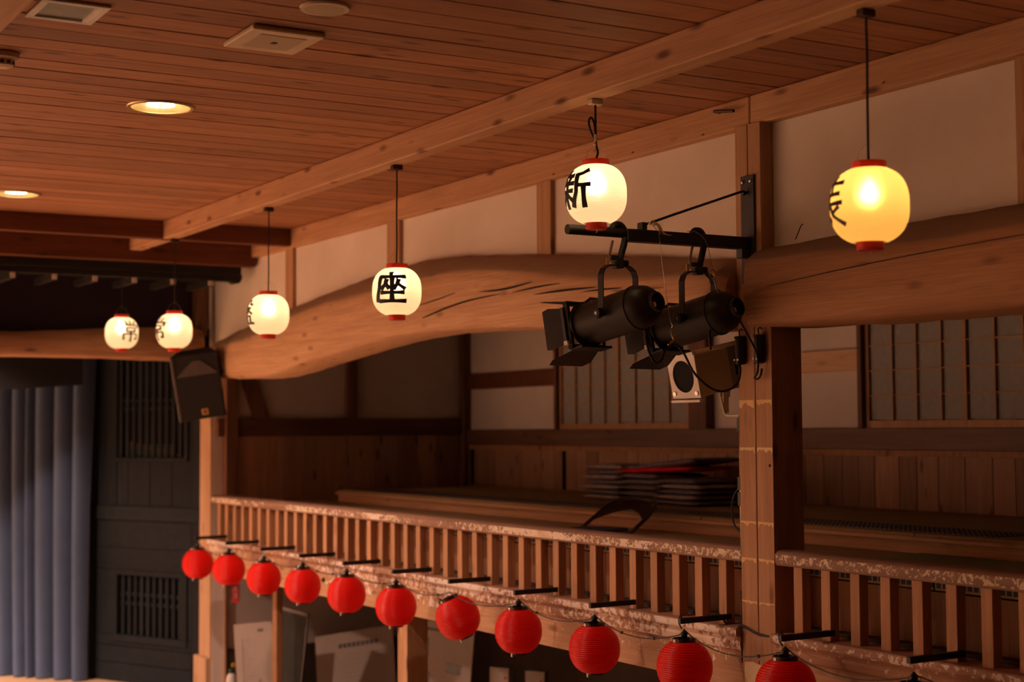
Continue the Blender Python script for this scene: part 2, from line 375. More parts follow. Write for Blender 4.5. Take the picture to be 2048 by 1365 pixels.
# ------------------------------------------------------------------ facade plaster wall
wf = box('wall_facade', 'plaster', (5.17, 5.24, 6.2, 14.35, 4.0, 4.86), **ST, label='upper plaster wall panels stage side of the main post')
box('panel', 'plaster', (5.17, 5.24, -1.0, 6.2, 4.0, 4.86), wf)
for y0, y1 in ((8.215, 8.385), (10.33, 10.54), (12.36, 12.525), (4.36, 4.53)):
    o = MB().box(5.14, 5.2, y0, y1, 4.05, 4.85).build('wall_stud', 'post_z', None, 0.004, **ST,
        label={8: 'short wooden stud between plaster panels behind the spotlight lantern', 10: 'short wooden stud behind the lantern facing forward',
               12: 'short wooden stud nearest the stage in the plaster wall', 4: 'short wooden stud at the far right edge', 13: 'short stud by the stage eave'}[int(y0)])
# main post with a sawn relief slit
def slit_post(x0, x1, y0, y1, z0, z1, g=0.006, d=0.05):
    c = (y0+y1)/2
    return MB().prism([(x0, y0), (x1, y0), (x1, y1), (x0, y1), (x0, c+g/2), (x0+d, c+g/4), (x0+d, c-g/4), (x0, c-g/2)], z0, z1, 'z')
mp = empty('main_post', (0, 0, 0), label='main square gallery post with ochre tape lines and a black steel plate', cat='post', **ST)
slit_post(5.085, 5.28, 6.06, 6.32, 0, 4.0).build('shaft', 'post_z', mp, 0.004)
slit_post(5.085, 5.25, 6.125, 6.325, 4.0, 4.848).build('upper_shaft', 'post_z', mp, 0.004)
def tape(z, th, mat, y0=6.062, y1=6.318, seed=0):
    R = random.Random(seed); n = 15; top = []; bot = []
    for i in range(n+1):
        y = y0+(y1-y0)*i/n
        top.append((y, z+R.uniform(-0.001, 0.001))); bot.append((y, z-th*(0.4+1.2*R.random()**2)))
    b = MB()
    for i in range(n):
        if abs((top[i][0]+top[i+1][0])/2-6.19) < 0.004: continue
        b.prism([top[i], top[i+1], bot[i+1], bot[i]], 5.0838, 5.0855, 'x')
    return b.build('tape_residue', mat, mp)
for k, (z, th, m) in enumerate(((3.435, 0.028, 'tape_ochre'), (3.195, 0.024, 'tape_cream'), (2.822, 0.02, 'tape_ochre'), (2.637, 0.019, 'tape_ochre'), (2.42, 0.012, 'tape_ochre'))):
    tape(z, th, m, seed=k)
MB().lathe([(0.0, 0.004), (0.007, 0.003), (0.009, 0)], 10, Matrix.Translation((5.085, 6.085, 3.105)) @ Matrix.Rotation(-pi/2, 4, 'Y'), False).build('screw_head', 'rust_iron', mp)
MB().lathe([(0.0, 0.006), (0.03, 0.004), (0.045, 0)], 12, Matrix.Translation((5.085, 6.20, 2.19)) @ Matrix.Rotation(-pi/2, 4, 'Y') @ Matrix.Scale(1.5, 4, (1, 0, 0)), False).build('knot', 'board_dark', mp)
MB().prism([(6.065, 2.0), (6.30, 2.0), (6.30, 2.108), (6.24, 2.118), (6.13, 2.1), (6.07, 2.09)], 5.08, 5.086, 'x').build('paper_patch', 'tape_cream', mp)
# ------------------------------------------------------------------ old curved log beams
def log_beam(name, st, mat, x0, x1, ax='y', bulge=0.0, ridge=0.77, bev=0.12, nseg=60, rough=0.006, **tags):
    """st: list of (along, ztop, zbot); loft a hewn section along the beam"""
    vs = []; fs = []; R = random.Random(len(st))
    def samp(t):
        for (a, za, ba), (b, zb, bb) in zip(st, st[1:]):
            if (a-t)*(b-t) <= 0:
                k = (t-a)/(b-a) if b != a else 0; k2 = k
                return za+(zb-za)*k2, ba+(bb-ba)*k2
        return st[-1][1:]
    a0, a1 = st[0][0], st[-1][0]
    sm = []
    for i in range(nseg+1):
        t = a0+(a1-a0)*i/nseg; zs = [samp(min(max(t+d, min(a0, a1)), max(a0, a1))) for d in (-0.3, -0.15, 0, 0.15, 0.3)]
        sm.append((t, sum(z[0] for z in zs)/5, sum(z[1] for z in zs)/5))
    def sect(zt, zb, ph, inset=0.0):
        h = zt-zb; rd = ridge+0.04*sin(ph*2.3)
        pr = [(x0+0.05, 0.0), (x0+0.018, 0.035), (x0+0.004, 0.10), (x0-bulge, 0.35), (x0-bulge*0.6, 0.6), (x0+0.006, rd-0.03), (x0+0.022, rd+0.02),
              (x0+bev*0.55, (rd+1)/2+0.03), (x0+bev, 1.0), (x1-0.06, 1.0), (x1, 0.7), (x1, 0.12), (x1-0.05, 0)]
        cx, cz = (x0+x1)/2, (zt+zb)/2
        return [(cx+(px-cx)*(1-inset)+R.uniform(-rough, rough)*0.5, cz+(zb+pz*h-cz)*(1-inset)+R.uniform(-rough, rough)) for px, pz in pr]
    rows = []
    ln = 1 if a1 > a0 else -1
    rows.append((sm[0][0], sect(sm[0][1], sm[0][2], 0, 0.22)))
    for i, (t, zt, zb) in enumerate(sm):
        rows.append((t+ln*(0.05 if i == 0 else (-0.05 if i == nseg else 0)), sect(zt, zb, t)))
    rows.append((sm[-1][0], sect(sm[-1][1], sm[-1][2], 0, 0.22)))
    m = len(rows[0][1])
    for t, rr in rows:
        for u, z in rr: vs.append((u, t, z) if ax == 'y' else (t, u, z))
    for i in range(len(rows)-1):
        fs += [(i*m+k, i*m+(k+1) % m, (i+1)*m+(k+1) % m, (i+1)*m+k) for k in range(m)]
    fs += [tuple(range(m)), tuple((len(rows)-1)*m+k for k in range(m-1, -1, -1))]
    me = MB().add(vs, fs).mesh(name, 0, True)
    return link(name, me, mat, None, **tags), sm
LT = [(14.08, 4.12, 3.80), (13.75, 4.2, 3.775), (13.1, 4.25, 3.75), (12.5, 4.31, 3.758), (12.0, 4.36, 3.81), (11.3, 4.42, 3.875), (10.5, 4.475, 3.94), (9.9, 4.505, 3.968),
      (9.28, 4.475, 3.96), (8.6, 4.41, 3.935), (8.0, 4.36, 3.892), (7.4, 4.29, 3.857), (6.8, 4.215, 3.82), (6.33, 4.16, 3.792)]
lb, lsm = log_beam('curved_log_beam', LT, 'log_old', 4.98, 5.36, 'y', 0.012, 0.76, 0.15, 64, 0.004,
    label='great curved log beam arching over the gallery opening', cat='beam', **ST)
RT = [(6.12, 4.19, 3.80), (5.7, 4.2, 3.787), (5.2, 4.205, 3.775), (4.4, 4.215, 3.77), (3.0, 4.22, 3.76), (0.5, 4.2, 3.75)]
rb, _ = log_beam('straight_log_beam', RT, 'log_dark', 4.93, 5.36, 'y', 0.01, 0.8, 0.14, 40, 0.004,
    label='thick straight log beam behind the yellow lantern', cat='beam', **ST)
# drying cracks along the curved beam: slim recess-dark splits
def crack(pts, wd, par, x=4.967):
    b = MB(); n = len(pts)
    tp = []; bt = []
    for i, (y, z) in enumerate(pts):
        k = sin(pi*i/(n-1))**0.7; tp.append((y, z+wd*k/2)); bt.append((y, z-wd*k/2))
    for i in range(n-1): b.prism([tp[i], tp[i+1], bt[i+1], bt[i]], x-0.004, x+0.03, 'x')
    return b.build('crack', 'crack_black', par)
def lin(a, b, n, sag=0.0): return [(a[0]+(b[0]-a[0])*i/n, a[1]+(b[1]-a[1])*i/n+sag*sin(pi*i/n)) for i in range(n+1)]
for a, b_, wd, sg in (((9.72, 4.155), (9.15, 4.205), 0.006, -0.004), ((9.63, 4.065), (8.55, 4.15), 0.011, 0.022), ((8.83, 4.185), (8.17, 4.195), 0.012, -0.012), ((8.4, 4.148), (7.85, 4.16), 0.009, 0.004),
                      ((8.15, 4.115), (7.45, 4.105), 0.012, 0.004), ((7.6, 4.09), (7.2, 4.08), 0.008, 0.002), ((7.3, 4.07), (6.8, 4.05), 0.004, 0.0)):
    crack(lin(a, b_, 14, sg), wd, lb, 4.968)
crack(lin((5.9, 3.98), (4.3, 4.06), 16, 0.01), 0.003, rb, 4.92)
# stray nail standing on the straight beam
MB().tube([(5.02, 5.79, 4.205), (5.03, 5.76, 4.27), (5.034, 5.75, 4.277)], 0.003, 6).build('nail', 'rust_iron', rb)
# ------------------------------------------------------------------ balustrade
def balustrade(label, y0, y1, ys, rows_label):
    r = empty('gallery_railing', (5.1, (y0+y1)/2, 2.28), label=label, cat='railing', group='gallery railings')
    L = Matrix.Translation((-5.1, -(y0+y1)/2, -2.28))
    prof = [(5.09, 2.612), (5.085, 2.63), (5.085, 2.668), (5.098, 2.684), (5.12, 2.69), (5.175, 2.69), (5.19, 2.68), (5.195, 2.64), (5.18, 2.612)]
    b = MB().prism(prof, y0, y1, 'y')
    o = b.build('handrail', 'rail_peeling', r, 0.004); o.matrix_parent_inverse = L
    bal = MB().box(-0.033, 0.022, -0.032, 0.032, 2.275, 2.614).mesh('baluster', 0.002)
    for y in ys:
        q = put('baluster', bal, 'baluster_wood', (5.135 + random.uniform(-.002, .002), y, 0), r); q.matrix_parent_inverse = L
    o = MB().prism([(5.05, 2.236), (5.045, 2.245), (5.045, 2.272), (5.052, 2.28), (5.22, 2.282), (5.22, 2.236)], y0, y1, 'y').build('ledge', 'ledge_peeling', r); o.matrix_parent_inverse = L
    o = MB().prism([(5.09, 2.158), (5.078, 2.165), (5.07, 2.195), (5.078, 2.225), (5.066, 2.236), (5.2, 2.236), (5.2, 2.158)], y0, y1, 'y').build('moulding', 'band_peeling', r); o.matrix_parent_inverse = L
    o = MB().box(5.098, 5.2, y0, y1, 1.965, 2.158).build('fascia_board', 'fascia_wood', r, 0.003); o.matrix_parent_inverse = L
    return r
ysL = [8.127-0.2038*k for k in range(8, -30, -1)]
balustrade('long gallery railing with peeling handrail, stage side of the post', 6.322, 14.2, [y for y in ysL if 6.4 < y < 14.15], '')
ysR = [5.911-0.2*k for k in range(0, 20)]
balustrade('gallery railing with peeling handrail below the yellow lantern', 1.8, 6.058, ysR, '')
for par, y, z, rr in ((None, 7.72, 2.06, 0.02), (None, 11.6, 2.1, 0.018)):
    MB().lathe([(0, 0.022), (rr*0.6, 0.02), (rr, 0.008), (rr, 0)], 10, Matrix.Translation((5.098, y, z)) @ Matrix.Rotation(-pi/2, 4, 'Y'), False).build(
        'bolt_head', 'rust_iron', None, 0, 'all', label='dark round bolt head in the fascia beside the %s red lantern' % ('eighth' if y < 9 else 'fourth'), cat='bolt')
# ------------------------------------------------------------------ gallery interior
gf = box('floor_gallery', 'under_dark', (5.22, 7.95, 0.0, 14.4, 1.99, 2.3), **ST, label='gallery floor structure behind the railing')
lowf = empty('floor_tatami', (0, 0, 0), **ST, label='lower straw mat floor just behind the railing')
yy = 14.35
for k in range(8):
    y1 = yy-k*1.83; y0 = y1-1.822
    m_ = MB().box(5.3, 6.28, y0, y1, 2.55, 2.602).build('mat', 'tatami', lowf, 0.003)
    MB().box(5.298, 5.336, y0, y1, 2.562, 2.6045).build('mat_border', 'heri_cloth', m_)
# upright boards closing the lower floor, seen between the balusters
y = 14.3; k = 0
boards = empty('trim_1', (0, 0, 0), **ST, label='upright boards closing the floor edge behind the balusters')
while y > 2.0:
    wd = random.uniform(0.16, 0.23)
    MB().box(5.302, 5.322, y-wd+0.003, y, 2.28, 2.545+random.uniform(-.003, .003)).build('board', 'board_mid', boards, 0.002); y -= wd
# raised platform
pl = empty('raised_platform', (6.3, 10, 2.3), label='raised straw mat platform along the gallery back wall', cat='platform', **ST)
def P(o): o.matrix_parent_inverse = Matrix.Translation((-6.3, -10, -2.3)); return o
P(box('core', 'under_dark', (6.3, 7.95, 0.5, 13.95, 2.3, 2.66), pl))
P(box('riser', 'riser_wood', (6.28, 6.305, 0.5, 13.95, 2.55, 2.672), pl, 0.003))
P(box('lip', 'riser_wood', (6.245, 6.34, 0.5, 13.95, 2.672, 2.694), pl, 0.003))
yy = 13.9
for k in range(7):
    y1 = yy-k*1.905; y0 = y1-1.895
    m_ = P(MB().box(6.26, 7.94, y0, y1, 2.694, 2.714).build('mat', 'tatami', pl, 0.003))
    if y0 > 5.4: MB().box(6.35, 6.70, y0+0.004, y1-0.004, 2.712, 2.7175).build('mat_border', 'heri_cloth', m_)
    elif y1 > 5.75: MB().box(6.35, 6.70, 5.78, y1-0.004, 2.712, 2.7175).build('mat_border', 'heri_cloth', m_)
gm = MB().box(5.45, 6.24, 3.2, 6.2, 2.602, 2.612).build('floor_mat', 'tatami_green', None, 0.002, label='green mat laid on the lower floor near the post', cat='mat')
# back wall
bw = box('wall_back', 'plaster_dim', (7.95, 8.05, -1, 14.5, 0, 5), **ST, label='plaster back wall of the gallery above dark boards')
MB().box(7.89, 7.96, -1, 14.4, 3.285-0.155, 3.285).build('sill_rail', 'sill_wood', bw, 0.005)
MB().box(7.915, 7.96, -1, 14.4, 3.085, 3.131).build('lower_rail', 'board_mid', bw, 0.003)
y = 14.38
while y > 4.0:
    wd = random.choice((0.19, 0.2, 0.24, 0.17))
    MB().box(7.925, 7.95, y-wd+0.004, y, 2.70, 3.09).build('board', 'board_dark', bw, 0.003); y -= wd
for y0, y1 in ((9.1, 10.2), (8.42, 9.1), (12.53, 14.36)):
    MB().box(7.90, 7.96, y0, y1, 3.703, 3.862).build('middle_rail', 'beam_x' if y0 > 12 else 'riser_wood', bw, 0.004)
for y0, y1, m in ((10.20, 10.44, 'post_dark'), (8.385, 8.43, 'post_dark'), (12.5, 12.54, 'post_dark'), (6.25, 6.4, 'post_dark')):
    MB().box(7.86, 7.97, y0, y1, 3.285, 5).build('jamb', m, bw, 0.004)
for y0, z0, z1 in ((12.43, 2.72, 3.08), (14.2, 2.72, 3.08)):
    MB().box(7.905, 7.93, y0, y0+0.035, z0, z1).build('shadow_gap_strip', 'void', bw)
# shoji screens
def shoji(y0, y1, label, z0=3.285, rows=6, xoff=0.0):
    r = empty('shoji_screen', (7.93, (y0+y1)/2, z0), label=label, cat='screen', group='shoji screens on the gallery back wall')
    W = y1-y0; ch = 0.178; zb = 0.052; zt = zb+rows*ch; st = 0.034; x0 = -0.03-xoff; x1 = -0.004-xoff
    for sgn in (0, 1):
        yy_ = -W/2 if sgn == 0 else W/2-st
        MB().box(x0, x1, yy_, yy_+st, 0, zt+0.05).build('stile', 'shoji_wood', r, 0.002)
    MB().box(x0, x1, -W/2+st, W/2-st, 0, zb).build('rail', 'shoji_wood', r, 0.002)
    MB().box(x0, x1, -W/2+st, W/2-st, zt, zt+0.05).build('rail', 'shoji_wood', r, 0.002)
    cw = (W-2*st)/4
    vm = MB().box(x0+0.001, x1-0.004, -0.006, 0.006, zb, zt).mesh('muntin')
    hm = MB().box(x0+0.006, x1-0.004, -W/2+st, W/2-st, -0.005, 0.005).mesh('muntin')
    for c in range(1, 4): put('muntin', vm, 'shoji_wood', (0, -W/2+st+c*cw, 0), r)
    for q in range(1, rows): put('muntin', hm, 'shoji_wood', (0, 0, zb+q*ch), r)
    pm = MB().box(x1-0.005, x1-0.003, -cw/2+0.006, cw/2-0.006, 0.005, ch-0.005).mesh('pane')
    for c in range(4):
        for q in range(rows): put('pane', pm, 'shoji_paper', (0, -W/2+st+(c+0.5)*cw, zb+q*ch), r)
    return r
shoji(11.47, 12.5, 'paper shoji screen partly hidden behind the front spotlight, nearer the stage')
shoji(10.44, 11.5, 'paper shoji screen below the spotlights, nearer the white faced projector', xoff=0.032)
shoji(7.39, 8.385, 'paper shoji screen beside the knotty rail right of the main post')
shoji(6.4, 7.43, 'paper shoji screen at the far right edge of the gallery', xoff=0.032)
# end wall toward the stage
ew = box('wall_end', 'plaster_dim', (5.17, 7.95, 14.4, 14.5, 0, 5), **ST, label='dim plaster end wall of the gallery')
MB().box(5.29, 7.6, 14.385, 14.405, 0.0, 1.2).build('shade_panel', 'under_dark', ew)  # dark sheet over the plaster paints the shade under the gallery
MB().box(5.2, 7.93, 14.34, 14.41, 3.235, 3.405).build('rail', 'trim_x', ew, 0.004)
MB().box(6.555, 6.67, 14.345, 14.42, 3.4, 4.9).build('stud', 'post_dark', ew, 0.004)
MB().box(7.86, 7.955, 14.3, 14.42, 2.7, 4.9).build('corner_post', 'post_dark', ew, 0.004)
MB().prism([(5.36, 4.05), (5.50, 4.05), (5.78, 3.27), (5.62, 3.27)], 14.35, 14.41, 'y').build('brace', 'post_dark', ew, 0.003)
MB().box(5.285, 5.3, 14.36, 14.41, 0.0, 4.6).build('side_board', 'board_dark', ew)
MB().box(5.27, 5.39, 14.3, 14.41, 2.28, 4.6).build('side_post', 'post_dark', ew, 0.004)
x = 5.4
while x < 7.85:
    wd = random.uniform(0.2, 0.3)
    MB().box(x+0.003, x+wd, 14.37, 14.405, 2.3, 3.24).build('board', 'board_dark', ew, 0.003); x += wd
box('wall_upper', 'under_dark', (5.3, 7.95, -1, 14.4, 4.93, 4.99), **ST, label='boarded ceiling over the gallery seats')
# ------------------------------------------------------------------ left end post and under-gallery posts
lp = empty('end_post', (5.15, 14.55, 0), label='slim brightly lit end post beside the black stage wing', cat='post', **ST)
lp['label'] = 'slim end post at the stage end of the railing, its front brightly lit'
def PL(o): o.matrix_parent_inverse = Matrix.Translation((-5.15, -14.55, 0)); return o
PL(MB().box(5.15, 5.28, 14.405, 14.705, 1.12, 3.78).build('shaft', 'post_lit', lp, 0.004))
PL(MB().box(5.11, 5.28, 14.41, 14.75, 0.0, 1.13).build('plinth', 'post_lit', lp, 0.006))
pp = MB().box(5.15, 5.32, 10.235, 10.39, 0.0, 1.965).build('under_post', 'post_z', None, 0.004, label='square post under the gallery beside the text board', cat='post', **ST)
MB().box(5.3, 5.36, 13.1, 13.2, 0.0, 1.98).build('under_post', 'board_mid', None, 0.004, label='orange brown post under the gallery behind the leaning paper board', cat='post', **ST)
box('floor_under', 'low_bounce', (5.2, 7.6, 0, 14.4, 0, 0.012), **ST, label='added dark sheet on the floor below the gallery')  # added unseen sheet, cuts light bouncing up under the gallery
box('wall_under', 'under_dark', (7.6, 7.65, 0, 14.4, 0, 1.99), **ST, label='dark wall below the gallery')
# ------------------------------------------------------------------ lanterns
def sup_prof(R, hh, n, z0, z1, ribs, amp, per=3):
    pr = []
    N = ribs*per
    for i in range(N+1):
        z = z0+(z1-z0)*i/N
        r = R*(1-min(1, abs(z/hh))**n)**(1/n)
        ph = (i % per)/per
        pr.append((r-amp*(1-sin(pi*ph) if per > 1 else 0), z))
    return pr
def lant_r(z, R=0.145, hh=0.145, n=2.5): return R*(1-min(0.999, abs(z/hh))**n)**(1/n)
ME_SHADE = MB().lathe(sup_prof(0.145, 0.145, 2.5, -0.1375, 0.1375, 38, 0.0026, 4), 72, None, False).mesh('shade', 0, 'all')
ME_TOP = MB().lathe([(0.054, 0.134), (0.0635, 0.134), (0.064, 0.163), (0.058, 0.163), (0.056, 0.15)], 40, None, False).mesh('top_ring', 0, True)
ME_BOT = MB().lathe([(0.0, -0.166), (0.046, -0.167), (0.0505, -0.163), (0.0505, -0.134), (0.045, -0.134)], 40, None, False).mesh('bottom_ring', 0, True)
ME_BULB = MB().lathe([(0.012, 0.085), (0.016, 0.07), (0.027, 0.05), (0.03, 0.035), (0.026, 0.018), (0.014, 0.008), (0.001, 0.005)], 20, None, True).mesh('bulb', 0, 'all')
ME_SOCK = MB().lathe([(0.001, 0.17), (0.014, 0.165), (0.018, 0.15), (0.018, 0.1), (0.013, 0.085)], 14, None, True).mesh('socket', 0, True)
GLYPH = {
 'za': [[(.5, 1), (.5, .86)], [(.1, .86), (.97, .86)], [(.13, .86), (.12, .5), (.02, .04)], [(.37, .76), (.33, .6), (.2, .45)], [(.34, .62), (.46, .48)],
        [(.75, .76), (.7, .6), (.6, .46)], [(.72, .62), (.93, .46)], [(.2, .33), (.9, .33)], [(.55, .82), (.55, .06)], [(.12, .05), (.98, .05)]],
 'shin': [[(.27, 1), (.27, .9)], [(.05, .86), (.5, .86)], [(.16, .82), (.2, .68)], [(.4, .82), (.34, .68)], [(.03, .65), (.53, .65)], [(.05, .45), (.5, .45)], [(.28, .65), (.28, 0)],
          [(.26, .4), (.04, .14)], [(.3, .36), (.49, .2)], [(.95, .98), (.8, .9), (.63, .86)], [(.64, .87), (.64, .4), (.52, .02)], [(.64, .58), (1, .58)], [(.84, .58), (.86, 0)]],
 'jou': [[(.5, 1), (.5, .8)], [(.22, .97), (.31, .84)], [(.8, .97), (.7, .84)], [(.08, .8), (.06, .62)], [(.08, .78), (.95, .78), (.88, .64)], [(.28, .64), (.28, .46)],
         [(.28, .64), (.73, .64), (.73, .46)], [(.28, .47), (.73, .47)], [(.15, .34), (.15, .06)], [(.15, .34), (.86, .34), (.86, .1), (.74, .1)], [(.5, .42), (.5, -.03)]],
 'ban': [[(.25, 1), (.2, .92)], [(.1, .9), (.1, .6), (.03, .42)], [(.1, .9), (.42, .9), (.42, .45)], [(.0, .66), (.5, .66)], [(.26, .84), (.27, .74)], [(.6, .95), (.6, .8), (.54, .72)],
         [(.6, .95), (.82, .95), (.83, .8), (.96, .78)], [(.57, .66), (.88, .66), (.6, .42)], [(.62, .62), (.95, .42)], [(.15, .33), (.15, .05)], [(.15, .33), (.85, .33), (.85, .05)],
         [(.38, .33), (.38, .05)], [(.62, .33), (.62, .05)], [(-.02, .04), (1.02, .04)]],
 'sou': [[(.18, 1), (.18, .55)], [(.03, .9), (.1, .8)], [(.02, .6), (.16, .68)], [(.35, .86), (.97, .86)], [(.64, 1), (.64, .62)], [(.4, .63), (.9, .63)], [(.5, .56), (.5, .46)],
         [(.03, .43), (.97, .43)], [(.48, .42), (.06, .12)], [(.35, .3), (.35, .03), (.54, .12)], [(.55, .42), (.7, .18), (1.0, -.02)], [(.88, .34), (.66, .22)]]}
def glyph_mesh(key, half=radians(38), H=0.174, zc=0.014, wid=0.146):
    b = MB()
    def S(u, v, k):      # unit square -> lantern skin, front at +x, u to the viewer's right
        a = (u-0.5)*2*half; z = zc+(v-0.5)*H; r = lant_r(z)+k
        return Vector((r*cos(a), r*sin(a), z))
    for st in GLYPH[key]:
        pts = []
        for (p, q) in zip(st, st[1:]):
            L = hypot(q[0]-p[0], q[1]-p[1]); n = max(2, int(L/0.06))
            for i in range(n): pts.append((p[0]+(q[0]-p[0])*i/n, p[1]+(q[1]-p[1])*i/n))
        pts.append(st[-1]); N = len(pts); vs = []; fs = []
        for i, p in enumerate(pts):
            a = pts[max(0, i-1)]; c = pts[min(N-1, i+1)]; d = Vector((c[0]-a[0], c[1]-a[1])); d.normalize(); nn = Vector((-d.y, d.x))
            k = i/(N-1); w_ = wid*0.5*(1.12-0.3*sin(pi*k))*(0.9 if abs(d.x) > abs(d.y) else 1.1)
            ex = -0.03 if i == 0 else (0.03 if i == N-1 else 0)
            for sgn in (1, -1):
                q = (p[0]+nn.x*w_*sgn+d.x*ex, p[1]+nn.y*w_*sgn+d.y*ex)
                vs.append(S(*q, 0.0026)); vs.append(S(*q, 0.0004))
        for i in range(N-1):
            o = i*4; fs += [(o, o+4, o+6, o+2), (o, o+1, o+5, o+4), (o+2, o+6, o+7, o+3)]
        fs += [(0, 2, 3, 1), (4*N-4, 4*N-3, 4*N-1, 4*N-2)]
        b.add(vs, fs)
    return b.mesh('character')
GM = {k: glyph_mesh(k, wid={'za': 0.142, 'shin': 0.125}.get(k, 0.1)) for k in GLYPH}
def white_lantern(loc, top, key, ang, label, hook='wire', paper='lantern_paper'):
    r = empty('paper_lantern', loc, label=label, cat='lantern', group='lit white paper lanterns')
    if paper == 'lantern_paper': me = ME_SHADE
    else: me = ME_SHADE.copy(); me.materials.clear()
    put('shade', me, paper, (0, 0, 0), r)
    put('top_ring', ME_TOP, 'ring_red', (0, 0, 0), r); put('bottom_ring', ME_BOT, 'ring_red', (0, 0, 0), r)
    put('bulb', ME_BULB, 'bulb_glow', (0, 0, 0), r); put('socket', ME_SOCK, 'socket_black', (0, 0, 0), r)
    v = -Vector(loc); fa = atan2(v.y, v.x)
    put('character', GM[key], 'ink', (0, 0, 0), r, (0, 0, fa+radians(ang)))
    MB().tube([(0, 0, -0.167), (0.006, 0, -0.176), (0, 0, -0.18)], 0.0018, 5).build('tail_hook', 'steel', r)
    dz = top-loc[2]
    R = random.Random(key)
    if hook == 'loop':
        MB().tube([(0, 0, dz), (0, 0, 0.30), (0.003, 0, 0.24)], 0.0055, 8).build('cord', 'cord_black', r)
        lp_ = [(0.0, 0.0, 0.255), (-0.02, 0.01, 0.30), (-0.03, 0.012, 0.345), (-0.018, 0.01, 0.365), (-0.004, 0.006, 0.34), (0.0, 0, 0.285), (0.004, 0, 0.23), (0.012, 0, 0.20), (0.004, 0, 0.175), (0, 0, 0.165)]
        MB().cable(lp_, 0.0055, 8).build('cord_loop', 'cord_black', r)
        MB().tube([(-0.004, -0.006, 0.285), (0.0, 0, 0.262), (0.002, 0.002, 0.245), (-0.012, -0.006, 0.232)], [0.009, 0.009, 0.006, 0.008], 8).build('cord_tie', 'cream_fixture', r)
    else:
        pts = [(0.0, 0, dz)] + [(0.002*sin(i*1.3), 0.003*cos(i), dz+(0.16-dz)*i/8) for i in range(1, 9)]
        MB().tube(pts, 0.0048, 8).build('cord', 'cord_black', r)
    for sg in (-1, 1):
        MB().tube([(0.061*sg, 0, 0.155), (0.045*sg, 0, 0.2), (0.006*sg, 0, 0.235)], 0.0009, 4).build('wire_bail', 'steel', r)
    MB().box(-0.032, 0.032, -0.02, 0.02, dz-0.028, dz-0.001).build('ceiling_rose', 'cream_fixture' if hook != 'eye' else 'rust_iron', r, 0.003)
    return r
WL = [((4.07, 13.70, 4.165), 4.75, 'jou', 33, 'small lit lantern farthest toward the stage, character facing right', 'eye', 'lantern_paper'),
      ((4.07, 12.25, 4.10), 4.851, 'jou', -66, 'lit paper lantern hanging in front of the black loudspeaker', 'eye', 'lantern_paper'),
      ((4.07, 10.22, 4.10), 4.851, 'ban', -86, 'lit paper lantern in front of the low end of the curved beam', 'eye', 'lantern_paper'),
      ((4.07, 8.21, 4.103), 4.851, 'za', -15, 'lit paper lantern whose large black character faces the camera', 'eye', 'lantern_paper'),
      ((4.07, 6.10, 4.398), 4.851, 'shin', -50, 'lit paper lantern hung high with a looped cord above the lighting arm', 'loop', 'lantern_paper'),
      ((4.07, 4.28, 4.115), 4.851, 'sou', -80, 'yellow glowing paper lantern nearest the camera on a long cord', 'eye', 'lantern_paper_yellow')]
for a in WL:
    (x, y, z), top, key, ang, lab, hk, pa = a
    white_lantern((x, y, z), top, key, ang, lab, hk, pa)
# red lanterns on bracket bars
ME_RSH = MB().lathe(sup_prof(0.1435, 0.1425, 2.1, -0.128, 0.128, 23, 0.0052, 6), 64, None, False).mesh('shade', 0, 'all')
ME_RTOP = MB().lathe([(0.052, 0.122), (0.06, 0.122), (0.061, 0.143), (0.056, 0.145), (0.054, 0.128), (0.0, 0.126)], 36, None, False).mesh('top_ring', 0, True)
ME_RBOT = MB().lathe([(0.0, -0.138), (0.046, -0.14), (0.05, -0.137), (0.05, -0.122), (0.045, -0.122)], 36, None, False).mesh('bottom_ring', 0, True)
ME_RSOCK = MB().lathe([(0.001, 0.188), (0.006, 0.187), (0.009, 0.179), (0.016, 0.174), (0.018, 0.165), (0.016, 0.153), (0.009, 0.147), (0.006, 0.125)], 14, None, True).mesh('socket', 0, True)
ME_BAR = MB().box(-0.33, 0.0, -0.0125, 0.0125, -0.014, 0.014).mesh('lantern_bracket', 0.0015)
ME_BFOOT = MB().box(-0.06, 0.0, -0.02, 0.02, -0.032, -0.013).mesh('foot')
BY = [13.88, 13.08, 12.265, 11.45, 10.632, 9.815, 8.995, 8.168, 7.346, 6.52, 5.74, 4.919]
SOCKS = []
